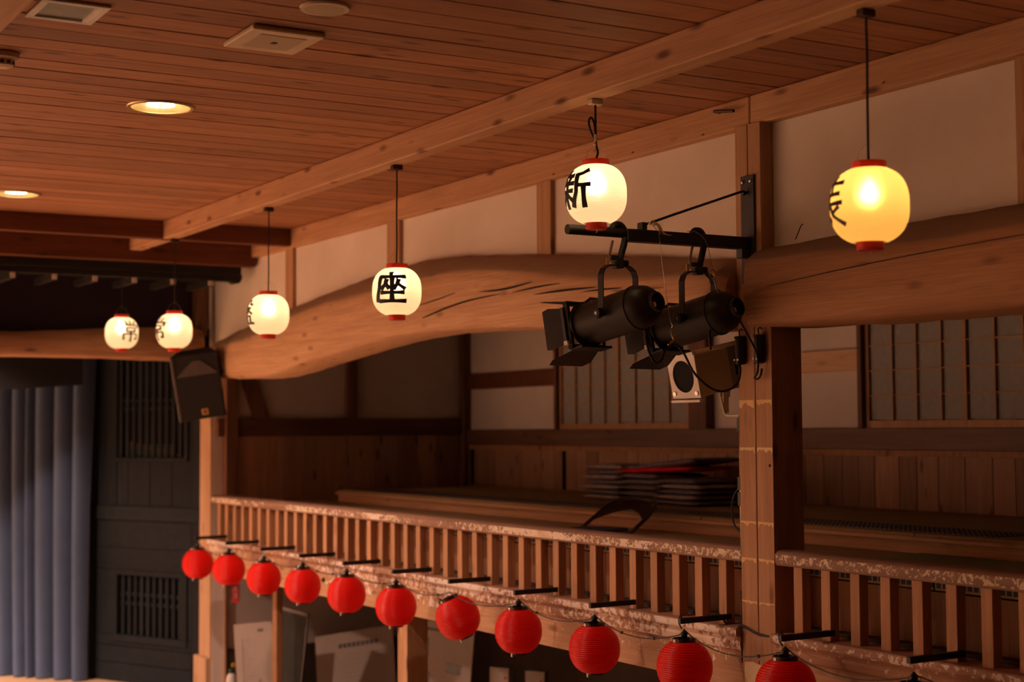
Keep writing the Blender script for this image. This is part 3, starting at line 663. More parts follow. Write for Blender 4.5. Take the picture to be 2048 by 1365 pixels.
for i, y in enumerate(BY):
    bar = put('lantern_bracket', ME_BAR, 'metal_black', (5.13, y-0.05, 2.318), None, (0, radians(-0.5), 0), label='%s black bracket bar from the stage end of the railing' % ORD[i], cat='bracket', group='lantern bracket bars')
    lx, lz = 4.83, 2.083 + 0.006*sin(i*2.1)
    tilt = (0, 0, 0)
    ly = y-0.05
    if i == 6: tilt = (0, 0, 0); ly = y-0.12; lz = 2.09
    r = empty('red_lantern', (lx, ly, lz), label='%s unlit red lantern from the stage end%s' % (ORD[i], ', hanging tilted' if i == 6 else ''), cat='lantern', group='red lanterns along the railing')
    if i == 6:
        axis = Vector((sin(PSI), cos(PSI), 0)); r.rotation_mode = 'QUATERNION'
        r.rotation_quaternion = Matrix.Rotation(radians(-24), 3, axis).to_quaternion()
    put('shade', ME_RSH, 'red_vinyl', (0, 0, 0), r); put('top_ring', ME_RTOP, 'ring_black', (0, 0, 0), r); put('bottom_ring', ME_RBOT, 'ring_black', (0, 0, 0), r)
    put('socket', ME_RSOCK, 'socket_black', (0, 0, 0) if i != 6 else (-0.05, 0.03, -0.03), r)
    MB().tube([(-0.056, 0, 0.13), (-0.03, 0, 0.165), (0, 0, 0.19), (0.03, 0, 0.165), (0.056, 0, 0.13)], 0.0016, 5).build('wire_bail', 'steel', r)
    MB().box(-0.064, -0.058, -0.01, 0.01, 0.122, 0.14).build('ring_glint', 'white_metal', r); MB().box(-0.05, -0.044, -0.006, 0.006, -0.152, -0.122).build('ring_glint', 'white_metal', r)  # white bits paint the light reflected on the black rings
    top = Vector((lx, ly, lz+0.2))
    SOCKS.append(Vector((lx+ (0.02 if i != 6 else -0.045), ly+(0 if i != 6 else 0.03), lz+(0.17 if i != 6 else 0.16))))
    if i != 6: MB().tube([(0, 0.0, 0.185), (0.004, 0.0, 0.205), (0.0, 0, 2.305-lz)], 0.0014, 5).build('hanging_wire', 'steel', r)
    if i in (9, 10): MB().cable([(0.0, 0.02, 0.19), (0.0, 0.045, 0.22), (0.004, 0.035, 0.25), (0.02, 0.01, 2.30-lz)], 0.0042, 6).build('lead', 'cord_black', r)
pts = []
for a, b_ in zip(SOCKS, SOCKS[1:]):
    n = 14; sag = 0.06+0.012*sin(a.y*7)
    for i in range(n): 
        k = i/n; p = a.lerp(b_, k); p.z -= sag*4*k*(1-k)*(1-0.3*(k-0.5)); p.x -= 0.0; pts.append(p)
pts.append(SOCKS[-1]); e = SOCKS[-1]; pts.append(Vector((e.x, e.y-0.3, e.z-0.05)))
cable = MB().tube(pts, 0.0036, 6).build('lantern_cable', 'cable_grey', None, 0, 'all', label='thin dark cable looping from socket to socket of the red lanterns', cat='cable')
for i in range(6, 150, 5):
    if i % 14 in (3, 4, 10, 11, 9):
        p = pts[i]; MB().box(p.x-0.006, p.x+0.006, p.y-0.008, p.y+0.008, p.z-0.006, p.z+0.008).build('cable_tie', 'cord_black', cable)
MB().cable([(5.08, 6.5, 2.33), (5.1, 6.42, 2.245), (5.09, 6.36, 2.235), (5.078, 6.325, 2.29), (5.078, 6.19, 2.262), (5.078, 6.05, 2.262), (4.95, 5.75, 2.30)], 0.006, 6).build(
    'feed_cable', 'cord_black', None, 0, 'all', label='black feed cable crossing the post at ledge height', cat='cable')
MB().tube([(5.12, 6.36, 2.46), (5.12, 6.355, 2.39), (5.1, 6.34, 2.33), (5.09, 6.328, 2.22), (5.09, 6.33, 2.12), (5.095, 6.332, 2.1)], [0.011, 0.011, 0.005, 0.005, 0.005, 0.005], 8).build(
    'plug_lead', 'cord_black', None, 0, 'all', label='black plug and lead hanging beside the post between balusters', cat='cable')
# ------------------------------------------------------------------ lighting arm and spotlights
arm = empty('lighting_arm', (5.085, 6.21, 4.3), label='black steel arm bolted to the post carrying two spotlights', cat='bracket')
def PA(o): o.matrix_parent_inverse = Matrix.Translation((-5.085, -6.21, -4.3)); return o
PA(MB().box(5.073, 5.086, 6.165, 6.27, 4.03, 4.582).build('wall_plate', 'plate_grey', arm, 0.002))
for y, z in ((6.185, 4.55), (6.247, 4.55), (6.21, 4.065)):
    PA(MB().lathe([(0.0, 0.012), (0.008, 0.01), (0.011, 0)], 6, Matrix.Translation((5.073, y, z)) @ Matrix.Rotation(-pi/2, 4, 'Y'), False).build('bolt', 'steel', arm))
PA(MB().box(4.315, 5.08, 6.192, 6.252, 4.202, 4.262).build('square_tube', 'metal_black', arm, 0.003))
PA(MB().tube([(3.985, 6.222, 4.242), (4.33, 6.222, 4.242)], 0.024, 20).build('round_pipe', 'metal_black', arm, 0, True))
PA(MB().box(5.02, 5.078, 6.198, 6.246, 4.155, 4.203).build('gusset', 'plate_grey', arm, 0.002))
PA(MB().box(4.405, 4.435, 6.2, 6.244, 4.262, 4.30).build('lug', 'metal_black', arm, 0.002))
PA(MB().tube([(4.42, 6.222, 4.285), (4.6, 6.222, 4.348), (5.04, 6.222, 4.497), (5.055, 6.222, 4.5), (5.062, 6.222, 4.488), (5.05, 6.222, 4.478)], 0.0065, 8).build('tie_rod', 'metal_black', arm))
PA(MB().tube([(5.075, 6.222, 4.495), (5.05, 6.222, 4.49)], 0.008, 8).build('eye_bolt', 'metal_black', arm))
def spotlight(pv, label, b=12, e=10.5):
    a = Vector((-sin(radians(b))*cos(radians(e)), cos(radians(b))*cos(radians(e)), -sin(radians(e))))
    sd = Vector((cos(radians(b)), sin(radians(b)), 0)); upv = sd.cross(a)
    r = empty('stage_spotlight', pv, label=label, cat='spotlight', group='black spotlights on the arm')
    M = Matrix((( sd.x, upv.x, a.x, 0), (sd.y, upv.y, a.y, 0), (sd.z, upv.z, a.z, 0), (0, 0, 0, 1)))   # local z = aim, y = up
    R = 0.105
    MB().lathe([(R-0.006, 0.22), (R+0.012, 0.222), (R+0.012, 0.212), (R, 0.208), (R, -0.12), (R+0.005, -0.122), (R+0.005, -0.134), (R, -0.136)], 40, M, False).build('can', 'can_black', r, 0, True)
    MB().lathe([(R, -0.134), (R*0.98, -0.165), (R*0.9, -0.195), (R*0.72, -0.222), (R*0.52, -0.236), (R*0.44, -0.238)], 40, M, False).build('rear_dome', 'can_black', r, 0, True)
    MB().lathe([(R*0.44, -0.236), (R*0.47, -0.242), (R*0.45, -0.262), (R*0.38, -0.262), (R*0.36, -0.245), (R*0.2, -0.225)], 28, M, False).build('rear_collar', 'can_black', r, 0, True)
    MB().lathe([(0.001, -0.236), (R*0.38, -0.236)], 24, M, False).build('rear_opening', 'void', r)
    MB().lathe([(0.001, -0.244), (0.014, -0.246), (0.016, -0.24)], 14, M @ Matrix.Translation((-0.012, -0.012, 0)), False).build('lamp_cap', 'brass', r)
    # square colour frame holder and barn doors
    q = 0.118
    b_ = MB()
    for x0, x1, y0, y1 in ((-q, q, q-0.02, q), (-q, q, -q, -q+0.02), (-q, -q+0.02, -q, q), (q-0.02, q, -q, q)): b_.box(x0, x1, y0, y1, 0.222, 0.252, M)
    b_.build('frame_holder', 'can_black', r, 0.002)
    MB().box(-q+0.012, q-0.012, -q-0.006, -q+0.004, 0.17, 0.25, M).build('frame_clip', 'metal_black', r)
    MB().tube([M @ Vector((0.03, q-0.004, 0.25)), M @ Vector((0.03, q+0.012, 0.2)), M @ Vector((0.03, q-0.01, 0.13)), M @ Vector((0.03, q+0.006, 0.115))], 0.009, 6).build('latch', 'metal_black', r)
    def door(ang, hinge, outw, wid, ln, flare):
        # flap hinged on one side of the frame: hinge dir h, outward o
        h = Vector(hinge); o = Vector(outw); d = (o*sin(radians(ang)) + Vector((0, 0, 1))*cos(radians(ang)))
        nrm = h.cross(d).normalized()*0.0014; base = o*(q+0.003)+Vector((0, 0, 0.247))
        prof = [(-wid, 0), (wid, 0), (wid+flare, ln*0.72), (wid+flare*0.6, ln), (-wid-flare*0.6, ln), (-wid-flare, ln*0.72)]
        vs = [M @ (base+h*u+d*v+nrm) for u, v in prof]+[M @ (base+h*u+d*v-nrm) for u, v in prof]
        return MB().add(vs, [tuple(range(6)), tuple(range(11, 5, -1))]+[(k, (k+1) % 6, 6+(k+1) % 6, 6+k) for k in range(6)]).build('barn_door', 'can_black', r)
    door(12, (1, 0, 0), (0, 1, 0), 0.085, 0.16, 0.05)
    door(16, (1, 0, 0), (0, -1, 0), 0.085, 0.16, 0.05)
    dl = door(8, (0, 1, 0), (-1, 0, 0), 0.085, 0.13, 0.02)
    door(50, (0, 1, 0), (1, 0, 0), 0.085, 0.12, 0.02)
    MB().box(-q-0.012, -q-0.006, -0.09, 0.09, 0.244, 0.262, M).build('hinge_strip', 'plate_grey', r)
    MB().box(-q-0.016, -q+0.004, -0.098, -0.078, 0.238, 0.262, M).build('hinge_block', 'white_metal', r)
    # yoke: flat strap over the can, pivoting on both sides
    s2 = sd; H = 0.235; Wd = R+0.016
    path = [(-Wd, 0.0), (-Wd, H-0.05), (-Wd+0.015, H-0.02), (-Wd+0.05, H), (Wd-0.05, H), (Wd-0.015, H-0.02), (Wd, H-0.05), (Wd, 0.0)]
    fwd = Vector((a.x, a.y, 0)).normalized(); vs = []; fs = []
    for i, (u, v) in enumerate(path):
        p0 = path[max(0, i-1)]; p1 = path[min(len(path)-1, i+1)]; t = Vector((p1[0]-p0[0], p1[1]-p0[1])).normalized(); nn = Vector((-t.y, t.x))*0.0025
        for sg, kk in ((1, 1), (1, -1), (-1, -1), (-1, 1)):
            vs.append(s2*(u+nn.x*kk)+Vector((0, 0, v+nn.y*kk))+fwd*0.0175*sg)
    for i in range(len(path)-1): fs += [(i*4+k, i*4+(k+1) % 4, i*4+4+(k+1) % 4, i*4+4+k) for k in range(4)]
    fs += [(0, 1, 2, 3), (len(vs)-1, len(vs)-2, len(vs)-3, len(vs)-4)]
    MB().add(vs, fs).build('yoke', 'metal_black', r)
    for sg in (-1, 1):
        MB().tube([s2*(R-0.002)*sg, s2*(Wd+0.012)*sg], 0.013, 12).build('pivot_bolt', 'metal_black', r)
        MB().tube([s2*(Wd+0.008)*sg, s2*(Wd+0.034)*sg], [0.026, 0.022], 8).build('pivot_knob', 'metal_black', r)
    MB().tube([s2*-(Wd+0.03), s2*-(Wd+0.038)], 0.008, 8).build('pivot_stud', 'steel', r)
    # hook clamp
    zt = 4.232-pv[2]
    MB().box(-0.022, 0.022, -0.02, 0.02, H-0.012, H+0.03).build('clamp_stem', 'plate_grey', r, 0.003)
    hk = [(0.012, 0, H+0.03), (0.02, 0, H+0.06), (0.038, 0, zt-0.035), (0.042, 0, zt+0.012), (0.02, 0, zt+0.045), (-0.012, 0, zt+0.048), (-0.034, 0, zt+0.028)]
    MB().cable(hk, 0.0165, 10).build('hook_clamp', 'metal_black', r, 0, 'all')
    MB().tube([(-0.052, 0.0, H+0.045), (-0.03, 0, zt-0.03)], 0.007, 8).build('clamp_screw', 'steel', r)
    MB().box(-0.045, 0.02, -0.012, 0.012, H+0.028, H+0.05).build('clamp_jaw', 'plate_grey', r, 0.002)
    MB().box(-0.07, -0.05, -0.004, 0.004, H+0.0, H+0.04).build('wing_nut', 'brass', r, 0.002)
    MB().box(0.024, 0.06, -0.012, 0.012, H+0.0, H+0.03).build('side_knob', 'metal_black', r, 0.006)
    MB().box(-0.045, -0.024, -0.014, 0.014, H-0.004, H+0.02).build('side_nut', 'steel', r, 0.003)
    return r
spotlight((4.275, 6.222, 3.845), 'black barn door spotlight at the outer end of the arm')
spotlight((4.755, 6.222, 3.835), 'black barn door spotlight nearer the post, partly hidden by the other')
sw = [(4.455, 6.185, 4.285), (4.475, 6.18, 4.262), (4.49, 6.178, 4.225), (4.50, 6.17, 4.1), (4.53, 6.16, 3.85), (4.545, 6.15, 3.79)]
sc_ = MB().cable(sw, 0.0016, 5).build('safety_wire', 'steel', None, label='thin steel safety wire hanging from the arm between the spotlights', cat='wire')
MB().tube([(4.545+0.012*cos(t), 6.15, 3.765+0.026*sin(t)) for t in [i*pi/5 for i in range(10)]], 0.003, 5, True).build('ring', 'brass', sc_)
MB().tube([(4.54, 6.15, 3.742), (4.55, 6.15, 3.725), (4.515, 6.15, 3.70)], 0.0045, 6).build('snap_hook', 'brass', sc_)
for k in range(4):
    a0 = Vector((4.43+0.012*k, 6.186, 4.285)); MB().cable([a0, a0+Vector((0.02, -0.012, 0.022-0.006*k)), a0+Vector((0.05, -0.016, -0.01-0.01*k)), a0+Vector((0.062+0.01*k, -0.014, -0.045))], 0.0028, 5).build('coil', 'brass', sc_)
sc2 = MB().cable([(4.66, 6.18, 4.268), (4.72, 6.172, 4.262), (4.77, 6.168, 4.215), (4.795, 6.166, 4.13), (4.805, 6.166, 4.08)], 0.0016, 5).build('safety_wire', 'steel', None, label='steel safety wire looped over the arm at the inner spotlight', cat='wire')
MB().tube([(4.805+0.02*cos(t), 6.166, 4.06+0.02*sin(t)) for t in [i*pi/6 for i in range(12)]], 0.003, 5, True).build('ring', 'brass', sc2)
MB().tube([(4.812, 6.166, 4.04), (4.822, 6.166, 4.015), (4.83, 6.166, 3.985)], 0.006, 6).build('snap_hook', 'steel', sc2)
# power cables
MB().cable([(4.835, 6.16, 3.98), (4.87, 6.15, 3.95), (4.93, 6.14, 3.86), (4.99, 6.12, 3.75), (5.03, 6.105, 3.66), (5.045, 6.12, 3.58), (5.05, 6.15, 3.545), (5.055, 6.13, 3.54), (5.056, 6.11, 3.56), (5.056, 6.1, 3.59)], 0.006, 8).build(
    'spotlight_cable', 'cord_black', None, 0, 'all', label='black cable from the inner spotlight down to the post', cat='cable')
MB().cable([(4.835, 6.16, 3.98), (4.80, 6.1, 3.95), (4.745, 6.08, 3.87), (4.715, 6.08, 3.75), (4.735, 6.1, 3.68)], 0.0055, 8).build(
    'spotlight_cable', 'cord_black', None, 0, 'all', label='black cable wrapped around the back of the inner spotlight', cat='cable')
MB().cable([(4.345, 6.1, 3.735), (4.35, 6.08, 3.66), (4.385, 6.08, 3.61), (4.43, 6.09, 3.62), (4.46, 6.1, 3.665), (4.52, 6.1, 3.70), (4.57, 6.1, 3.66), (4.62, 6.08, 3.56), (4.70, 6.06, 3.49), (4.80, 6.08, 3.475), (4.91, 6.12, 3.51), (5.0, 6.2, 3.58), (5.05, 6.275, 3.63)], 0.0058, 8).build(
    'spotlight_cable', 'cord_black', None, 0, 'all', label='black cable drooping from the outer spotlight across the projector', cat='cable')
for y, lab in ((6.275, 'black cable connector hanging on the stage side of the post slit'), (6.125, 'black cable connector hanging on the near side of the post slit')):
    c = empty('cable_connector', (5.06, y, 3.69), label=lab, cat='connector', group='black cable connectors on the post')
    MB().lathe([(0.012, -0.075), (0.026, -0.07), (0.026, 0.06), (0.03, 0.062), (0.03, 0.07), (0.02, 0.072)], 14).build('body', 'socket_black', c, 0, True)
    MB().tube([(0, 0, 0.07), (0.0, 0.005, 0.1), (0.012, 0.004, 0.11), (0.02, 0, 0.1)], 0.004, 6).build('strap', 'cord_black', c)
    for q in range(2): MB().box(-0.03, -0.024, -0.02+0.025*q, -0.008+0.025*q, -0.055, -0.045).build('terminal_screw', 'steel', c)
# ------------------------------------------------------------------ white faced projector lamp behind the arm
fl = empty('projector_lamp', (5.05, 6.585, 3.588), label='beige projector lamp with a white face plate and round dark lens', cat='projector')
fa = Vector((-0.97, -0.03, -0.2)).normalized(); fs_ = Vector((-fa.y, fa.x, 0)).normalized(); fu = fs_.cross(fa) * -1
if fu.z < 0: fu = -fu
MF = Matrix(((fs_.x, fu.x, fa.x, 0), (fs_.y, fu.y, fa.y, 0), (fs_.z, fu.z, fa.z, 0), (0, 0, 0, 1)))
def oct_plate():
    b = MB(); N = 32; hw, hh, R = 0.115, 0.115, 0.085
    outer = []
    for k in range(N):
        t = 2*pi*k/N; c, s_ = cos(t), sin(t); m = max(abs(c)/hw, abs(s_)/hh); outer.append((c/m, s_/m))
    vs = []
    for z in (0.12, 0.126):
        vs += [MF @ Vector((x, y, z)) for x, y in outer]+[MF @ Vector((R*cos(2*pi*k/N), R*sin(2*pi*k/N), z)) for k in range(N)]
    fs = []
    for k in range(N):
        j = (k+1) % N
        fs += [(k, j, N+j, N+k), (2*N+k, 3*N+k, 3*N+j, 2*N+j), (k, 2*N+k, 2*N+j, j), (N+k, N+j, 3*N+j, 3*N+k)]
    return b.add(vs, fs)
oct_plate().build('face_plate', 'flood_white', fl)
MB().box(-0.118, 0.118, 0.112, 0.128, 0.112, 0.135, MF).build('top_runner', 'flood_white', fl, 0.001)
MB().box(-0.118, 0.118, -0.135, -0.122, 0.108, 0.14, MF).build('bottom_runner', 'flood_white', fl, 0.001)
MB().box(-0.112, 0.112, -0.112, 0.11, -0.26, 0.118, MF).build('body', 'beige_metal', fl, 0.004)
MB().box(-0.114, 0.114, -0.113, 0.112, -0.4, -0.1, MF).build('rear_body', 'flood_grey', fl, 0.004)
MB().lathe([(0.001, 0.119), (0.086, 0.1195)], 32, MF, False).build('lens', 'void', fl)
for sx_ in (-1, 1):
    MB().lathe([(0.001, 0.133), (0.012, 0.132), (0.013, 0.124)], 12, MF @ Matrix.Translation((0.09*sx_, -0.09, 0)), False).build('plate_screw', 'steel', fl)
    MB().box(0.1145*sx_-0.002, 0.1145*sx_+0.002, -0.045, 0.03, -0.23, -0.135, MF).build('maker_label', 'blue_label', fl)
    MB().box(0.1145*sx_-0.003, 0.1145*sx_+0.003, -0.018, -0.010, -0.21, -0.17, MF).build('label_text', 'plate_grey', fl)
MB().tube([MF @ Vector((-0.02, 0.12, 0.11)), MF @ Vector((-0.02, 0.145, 0.11))], 0.003, 6).build('knob_stem', 'metal_black', fl)
MB().tube([MF @ Vector((-0.02, 0.145, 0.11)), MF @ Vector((-0.02, 0.17, 0.11))], 0.009, 8).build('knob', 'metal_black', fl)
MB().cable([(0.1, -0.02, -0.09), (0.1, -0.06, -0.205), (0.1, -0.07, -0.22), (0.08, -0.12, -0.228), (0.06, -0.262, -0.228)], 0.0065, 8).build('stand_bracket', 'beige_metal', fl, 0, 'all')
MB().box(0.1, 0.135, -0.055, -0.05, -0.215, -0.09).build('stand_plate', 'beige_metal', fl)
for q in (0.1, 0.15): MB().tube([(q, -0.03, -0.07), (q, -0.03, -0.13)], [0.014, 0.01], 8).build('stand_nut', 'steel', fl)
cnd = MB().tube([(5.10, 6.336, 3.36), (5.10, 6.336, 2.62)], 0.006, 8).build('conduit', 'steel', None, 0, 'all', label='thin metal conduit running down the stage side of the post', cat='pipe')
for z in (3.31, 3.01, 2.93): MB().box(5.09, 5.115, 6.32, 6.35, z-0.035, z+0.035).build('conduit_clip', 'plate_grey', cnd, 0.002)
MB().cable([(5.11, 6.34, 3.0), (5.11, 6.40, 2.95), (5.11, 6.425, 2.87), (5.11, 6.40, 2.79), (5.11, 6.345, 2.76)], 0.005, 6).build('conduit_lead', 'cord_black', cnd)
# ------------------------------------------------------------------ floor chair and cushions
ch = empty('floor_chair', (5.74, 8.54, 2.602), rz=radians(115), label='low folding floor chair with a brown curved back and blue seat', cat='chair')
bp = [(-0.2, 0.0, 0.02), (-0.2, -0.2, 0.10), (-0.19, -0.34, 0.165), (-0.14, -0.42, 0.2), (0, -0.46, 0.215), (0.14, -0.42, 0.2), (0.19, -0.34, 0.165), (0.2, -0.2, 0.10), (0.2, 0.0, 0.02)]
MB().tube(bp, 0.013, 10).build('back_frame', 'chair_brown', ch, 0, 'all')
vs = []; n = 12
for i in range(n+1):
    k = i/n; x_ = -0.185+0.37*k; c = 1-(2*k-1)**2
    vs += [(x_, -0.31-0.12*c, 0.155+0.05*c), (x_, -0.17-0.14*c, 0.09+0.06*c), (x_, -0.17-0.14*c, 0.082+0.06*c), (x_, -0.31-0.12*c, 0.147+0.05*c)]
fs = []
for i in range(n): fs += [(i*4+k, i*4+(k+1) % 4, i*4+4+(k+1) % 4, i*4+4+k) for k in range(4)]
fs += [(0, 1, 2, 3), (4*n+3, 4*n+2, 4*n+1, 4*n)]
MB().add(vs, fs).build('back_panel', 'chair_brown', ch, 0, True)
MB().box(-0.18, 0.18, -0.02, 0.36, 0.012, 0.05).build('seat', 'seat_blue', ch, 0.016)
MB().tube([(-0.2, 0, 0.02), (-0.2, 0.36, 0.015), (0.2, 0.36, 0.015), (0.2, 0, 0.02)], 0.012, 8).build('seat_frame', 'chair_brown', ch, 0, 'all')
def cushion(name, mat, loc, sx_, sy_, h, rz, label, bend=0.0, grp='floor cushions stacked on the platform', edge=None):
    b = MB(); n = 12; vs = []; fs = []
    def H(u, v): return (max(0, 1-abs(u)**4)*max(0, 1-abs(v)**4))**0.5
    for side in (1, -1):
        for i in range(n+1):
            for j in range(n+1):
                u = -1+2*i/n; v = -1+2*j/n; hh = H(u, v)
                vs.append((u*sx_/2, v*sy_/2, h/2+side*h/2*(0.12+0.88*hh)+bend*(v*v)*(1 if v > 0 else 0.25)))
    N = (n+1)**2
    for i in range(n):
        for j in range(n):
            a = i*(n+1)+j; fs += [(a, a+n+1, a+n+2, a+1), (N+a, N+a+1, N+a+n+2, N+a+n+1)]
    rim = [(i, 0) for i in range(n)]+[(n, j) for j in range(n)]+[(i, n) for i in range(n, 0, -1)]+[(0, j) for j in range(n, 0, -1)]
    ids = [i*(n+1)+j for i, j in rim]
    for k in range(len(ids)):
        a, c = ids[k], ids[(k+1) % len(ids)]; fs.append((a, c, N+c, N+a))
    o = b.add(vs, fs).build(name, mat, None, 0, 'all', label=label, cat='cushion', group=grp)
    o.location = loc; o.rotation_euler = (0, 0, rz); return o
LV = ['bottom', 'second', 'third', 'fourth', 'fifth', 'sixth', 'top']
for k in range(7):
    cushion('floor_cushion', 'cushion_navy' if k % 2 else 'cushion_grey', (7.35+random.uniform(-.02, .02), 10.6+random.uniform(-.03, .03), 2.716+0.041*k), 0.5, 0.54, 0.042, random.uniform(-.05, .05),
            'dark floor cushion, %s of the stage side stack' % (LV[k] if k in (0, 6) else LV[k]+' up'))
for k in range(5):
    cushion('floor_cushion', 'cushion_navy', (7.28+random.uniform(-.02, .02), 9.98+random.uniform(-.03, .03), 2.716+0.046*k), 0.5, 0.52, 0.048, random.uniform(-.06, .06),
            'dark floor cushion, %s of the middle stack under the red cushion' % (['bottom', 'second up', 'third up', 'fourth up', 'top'][k]))
for k in range(5):
    cushion('floor_cushion', 'cushion_grey' if k % 2 else 'cushion_navy', (7.22+random.uniform(-.02, .02), 9.42+random.uniform(-.03, .03), 2.716+0.04*k), 0.5, 0.52, 0.042, random.uniform(-.08, .08),
            'dark floor cushion, %s of the stack nearest the post' % (['bottom', 'second up', 'third up', 'fourth up', 'top'][k]))
c = cushion('red_cushion', 'cushion_red', (7.27, 9.82, 2.952), 0.5, 0.9, 0.045, radians(4), 'bright red cushion folded on top of the middle stack')
c.rotation_euler = (radians(-2), 0, radians(4))
c = cushion('floor_cushion', 'cushion_navy', (7.3, 9.75, 2.993), 0.5, 0.9, 0.05, radians(2), 'dark cushion tilted on top of the red cushion')
c.rotation_euler = (radians(-5), 0, 0)
# ------------------------------------------------------------------ loudspeaker at the beam joint
sp = empty('loudspeaker', (4.80, 13.75, 3.72), label='black wedge loudspeaker hung where the log beams meet', cat='loudspeaker')
fdir = Vector((-sin(radians(22)), -cos(radians(22)), 0)); 
MS = Matrix.Rotation(radians(-20), 4, 'Z') @ Matrix.Rotation(radians(12), 4, 'X') @ Matrix.Rotation(radians(-9), 4, 'Y')
# local: x to the viewer's right, -y toward the viewer, z up; trapezoid plan
MB().prism([(-0.21, -0.14), (0.21, -0.14), (0.15, 0.18), (-0.15, 0.18)], -0.3, 0.3, 'z', MS).build('cabinet', 'speaker_black', sp, 0.008)
MB().box(-0.188, 0.2, -0.15, -0.139, -0.29, 0.10, MS).build('grille', 'speaker_black', sp, 0.003)
MB().prism([(-0.185, 0.105), (0.195, 0.105), (0.05, 0.24), (-0.02, 0.24)], -0.15, -0.1405, 'y', MS).build('horn_flare', 'speaker_edge', sp)
MB().box(-0.214, -0.19, -0.153, -0.12, -0.3, 0.3, MS).build('edge_trim', 'speaker_edge', sp, 0.004)
MB().box(-0.005, 0.055, -0.154, -0.149, -0.262, -0.205, MS).build('badge', 'badge_orange', sp, 0.002)
MB().box(0.012, 0.038, -0.156, -0.153, -0.245, -0.222, MS).build('badge_mark', 'chair_brown', sp)
MB().box(-0.03, 0.03, 0.10, 0.34, 0.20, 0.25).build('hanging_bracket', 'metal_black', sp, 0.004)
# ------------------------------------------------------------------ stage end
XT = [(1.0, 4.24, 3.96), (2.5, 4.19, 3.97), (3.15, 4.185, 3.972), (3.7, 4.22, 3.98), (4.1, 4.25, 3.973), (4.6, 4.275, 3.965), (5.05, 4.27, 3.95)]
log_beam('stage_log_beam', XT, 'log_x', 14.28, 14.6, 'x', 0.012, 0.8, 0.06, 30, 0.004, label='long log beam spanning above the black stage curtain', cat='beam', **ST)
box('wall_header', 'cloth_purple', (-5.9, 4.98, 14.46, 14.5, 4.2, 5), **ST, label='dark cloth header above the stage opening')
MB().box(4.98, 5.1, 14.36, 14.5, 4.2, 4.8).build('trim_2', 'post_dark', None, 0.003, **ST, label='dark upright trim beside the stage header')
ev = empty('stage_eave', (4, 13.6, 4.63), label='black eave with white tipped rafters above the stage', cat='eave', **ST)
def PE(o): o.matrix_parent_inverse = Matrix.Translation((-4, -13.6, -4.63)); return o
PE(MB().box(-5.9, 5.06, 13.36, 13.5, 4.69, 4.77).build('eave_board', 'eave_black', ev, 0.004))
PE(MB().box(-5.9, 5.05, 13.5, 14.3, 4.70, 4.76).build('soffit', 'eave_black', ev))
PE(MB().box(-5.9, 5.02, 13.38, 13.44, 4.635, 4.69).build('lower_fascia', 'eave_black', ev, 0.003))
PE(MB().prism([(4.86, 4.70), (5.07, 4.70), (5.07, 4.66), (5.05, 4.625), (5.0, 4.615), (4.95, 4.645), (4.9, 4.67)], 13.37, 13.46, 'y').build('corbel', 'eave_black', ev))
rm = MB().box(-0.025, 0.025, 0.008, 0.6, -0.03, 0.03).mesh('rafter'); rt_ = MB().box(-0.021, 0.021, -0.002, 0.009, -0.028, 0.026).mesh('rafter_tip')
for k in range(-12, 6):
    o = PE(put('rafter', rm, 'eave_black', (3.05+0.347*k, 13.395, 4.618), ev)); t = put('rafter_tip', rt_, 'plaster_dim', (0, 0, 0), o)
# blue curtain
def curtain(name, A, B, z0, z1, amp, per, mat, seed, **tags):
    R = random.Random(seed); A = Vector((*A, 0)); B = Vector((*B, 0)); L = (B-A).length; d = (B-A)/L; nv = Vector((-d.y, d.x, 0))
    if nv.y > 0: nv = -nv
    n = int(L/0.012); vs = []; fs = []; ph = [0]; wv = 1.0
    for i in range(n):
        if i % 9 == 0: wv = R.uniform(0.6, 1.6)
        ph.append(ph[-1]+2*pi*0.012/(per*wv))
    rows = 12
    for j in range(rows+1):
        k = j/rows; z = z1+(z0-z1)*k
        for i in range(n+1):
            t = L*i/n; p = ph[i]+0.6*sin(k*2.2+i*0.006)*k
            off = amp*(1.6*abs(sin(p/2))**0.55-0.9)+0.02*sin(k*3+i*0.01)
            v = A+d*(t+0.025*sin(k*2+i*0.02)*k)+nv*off; vs.append((v.x, v.y, z))
    for j in range(rows):
        for i in range(n):
            a = j*(n+1)+i; fs.append((a, a+1, a+n+2, a+n+1))
    return MB().add(vs, fs).build(name, mat, None, 0, 'all', **tags)
curtain('stage_curtain', (4.42, 15.95), (2.4, 18.64), 0.78, 4.4, 0.13, 0.165, 'curtain_blue', 5, label='long dark blue pleated curtain across the stage', cat='curtain')
vb = MB(); n = 24; vs = []; fs = []
for i in range(n+1):
    x = 2.2+2.02*i/n; zb = 3.67+0.085*((x-2.2)/2.02)**2.0
    for yv in (15.5, 15.52): vs += [(x, yv, zb), (x, yv, 4.1)]
for i in range(n): fs += [(i*4, i*4+4, i*4+5, i*4+1), (i*4+2, i*4+3, i*4+7, i*4+6), (i*4, i*4+2, i*4+6, i*4+4), (i*4+1, i*4+5, i*4+7, i*4+3)]
vb.add(vs, fs).build('valance_cloth', 'cloth_black', None, label='black cloth valance hanging under the stage log beam', cat='curtain')
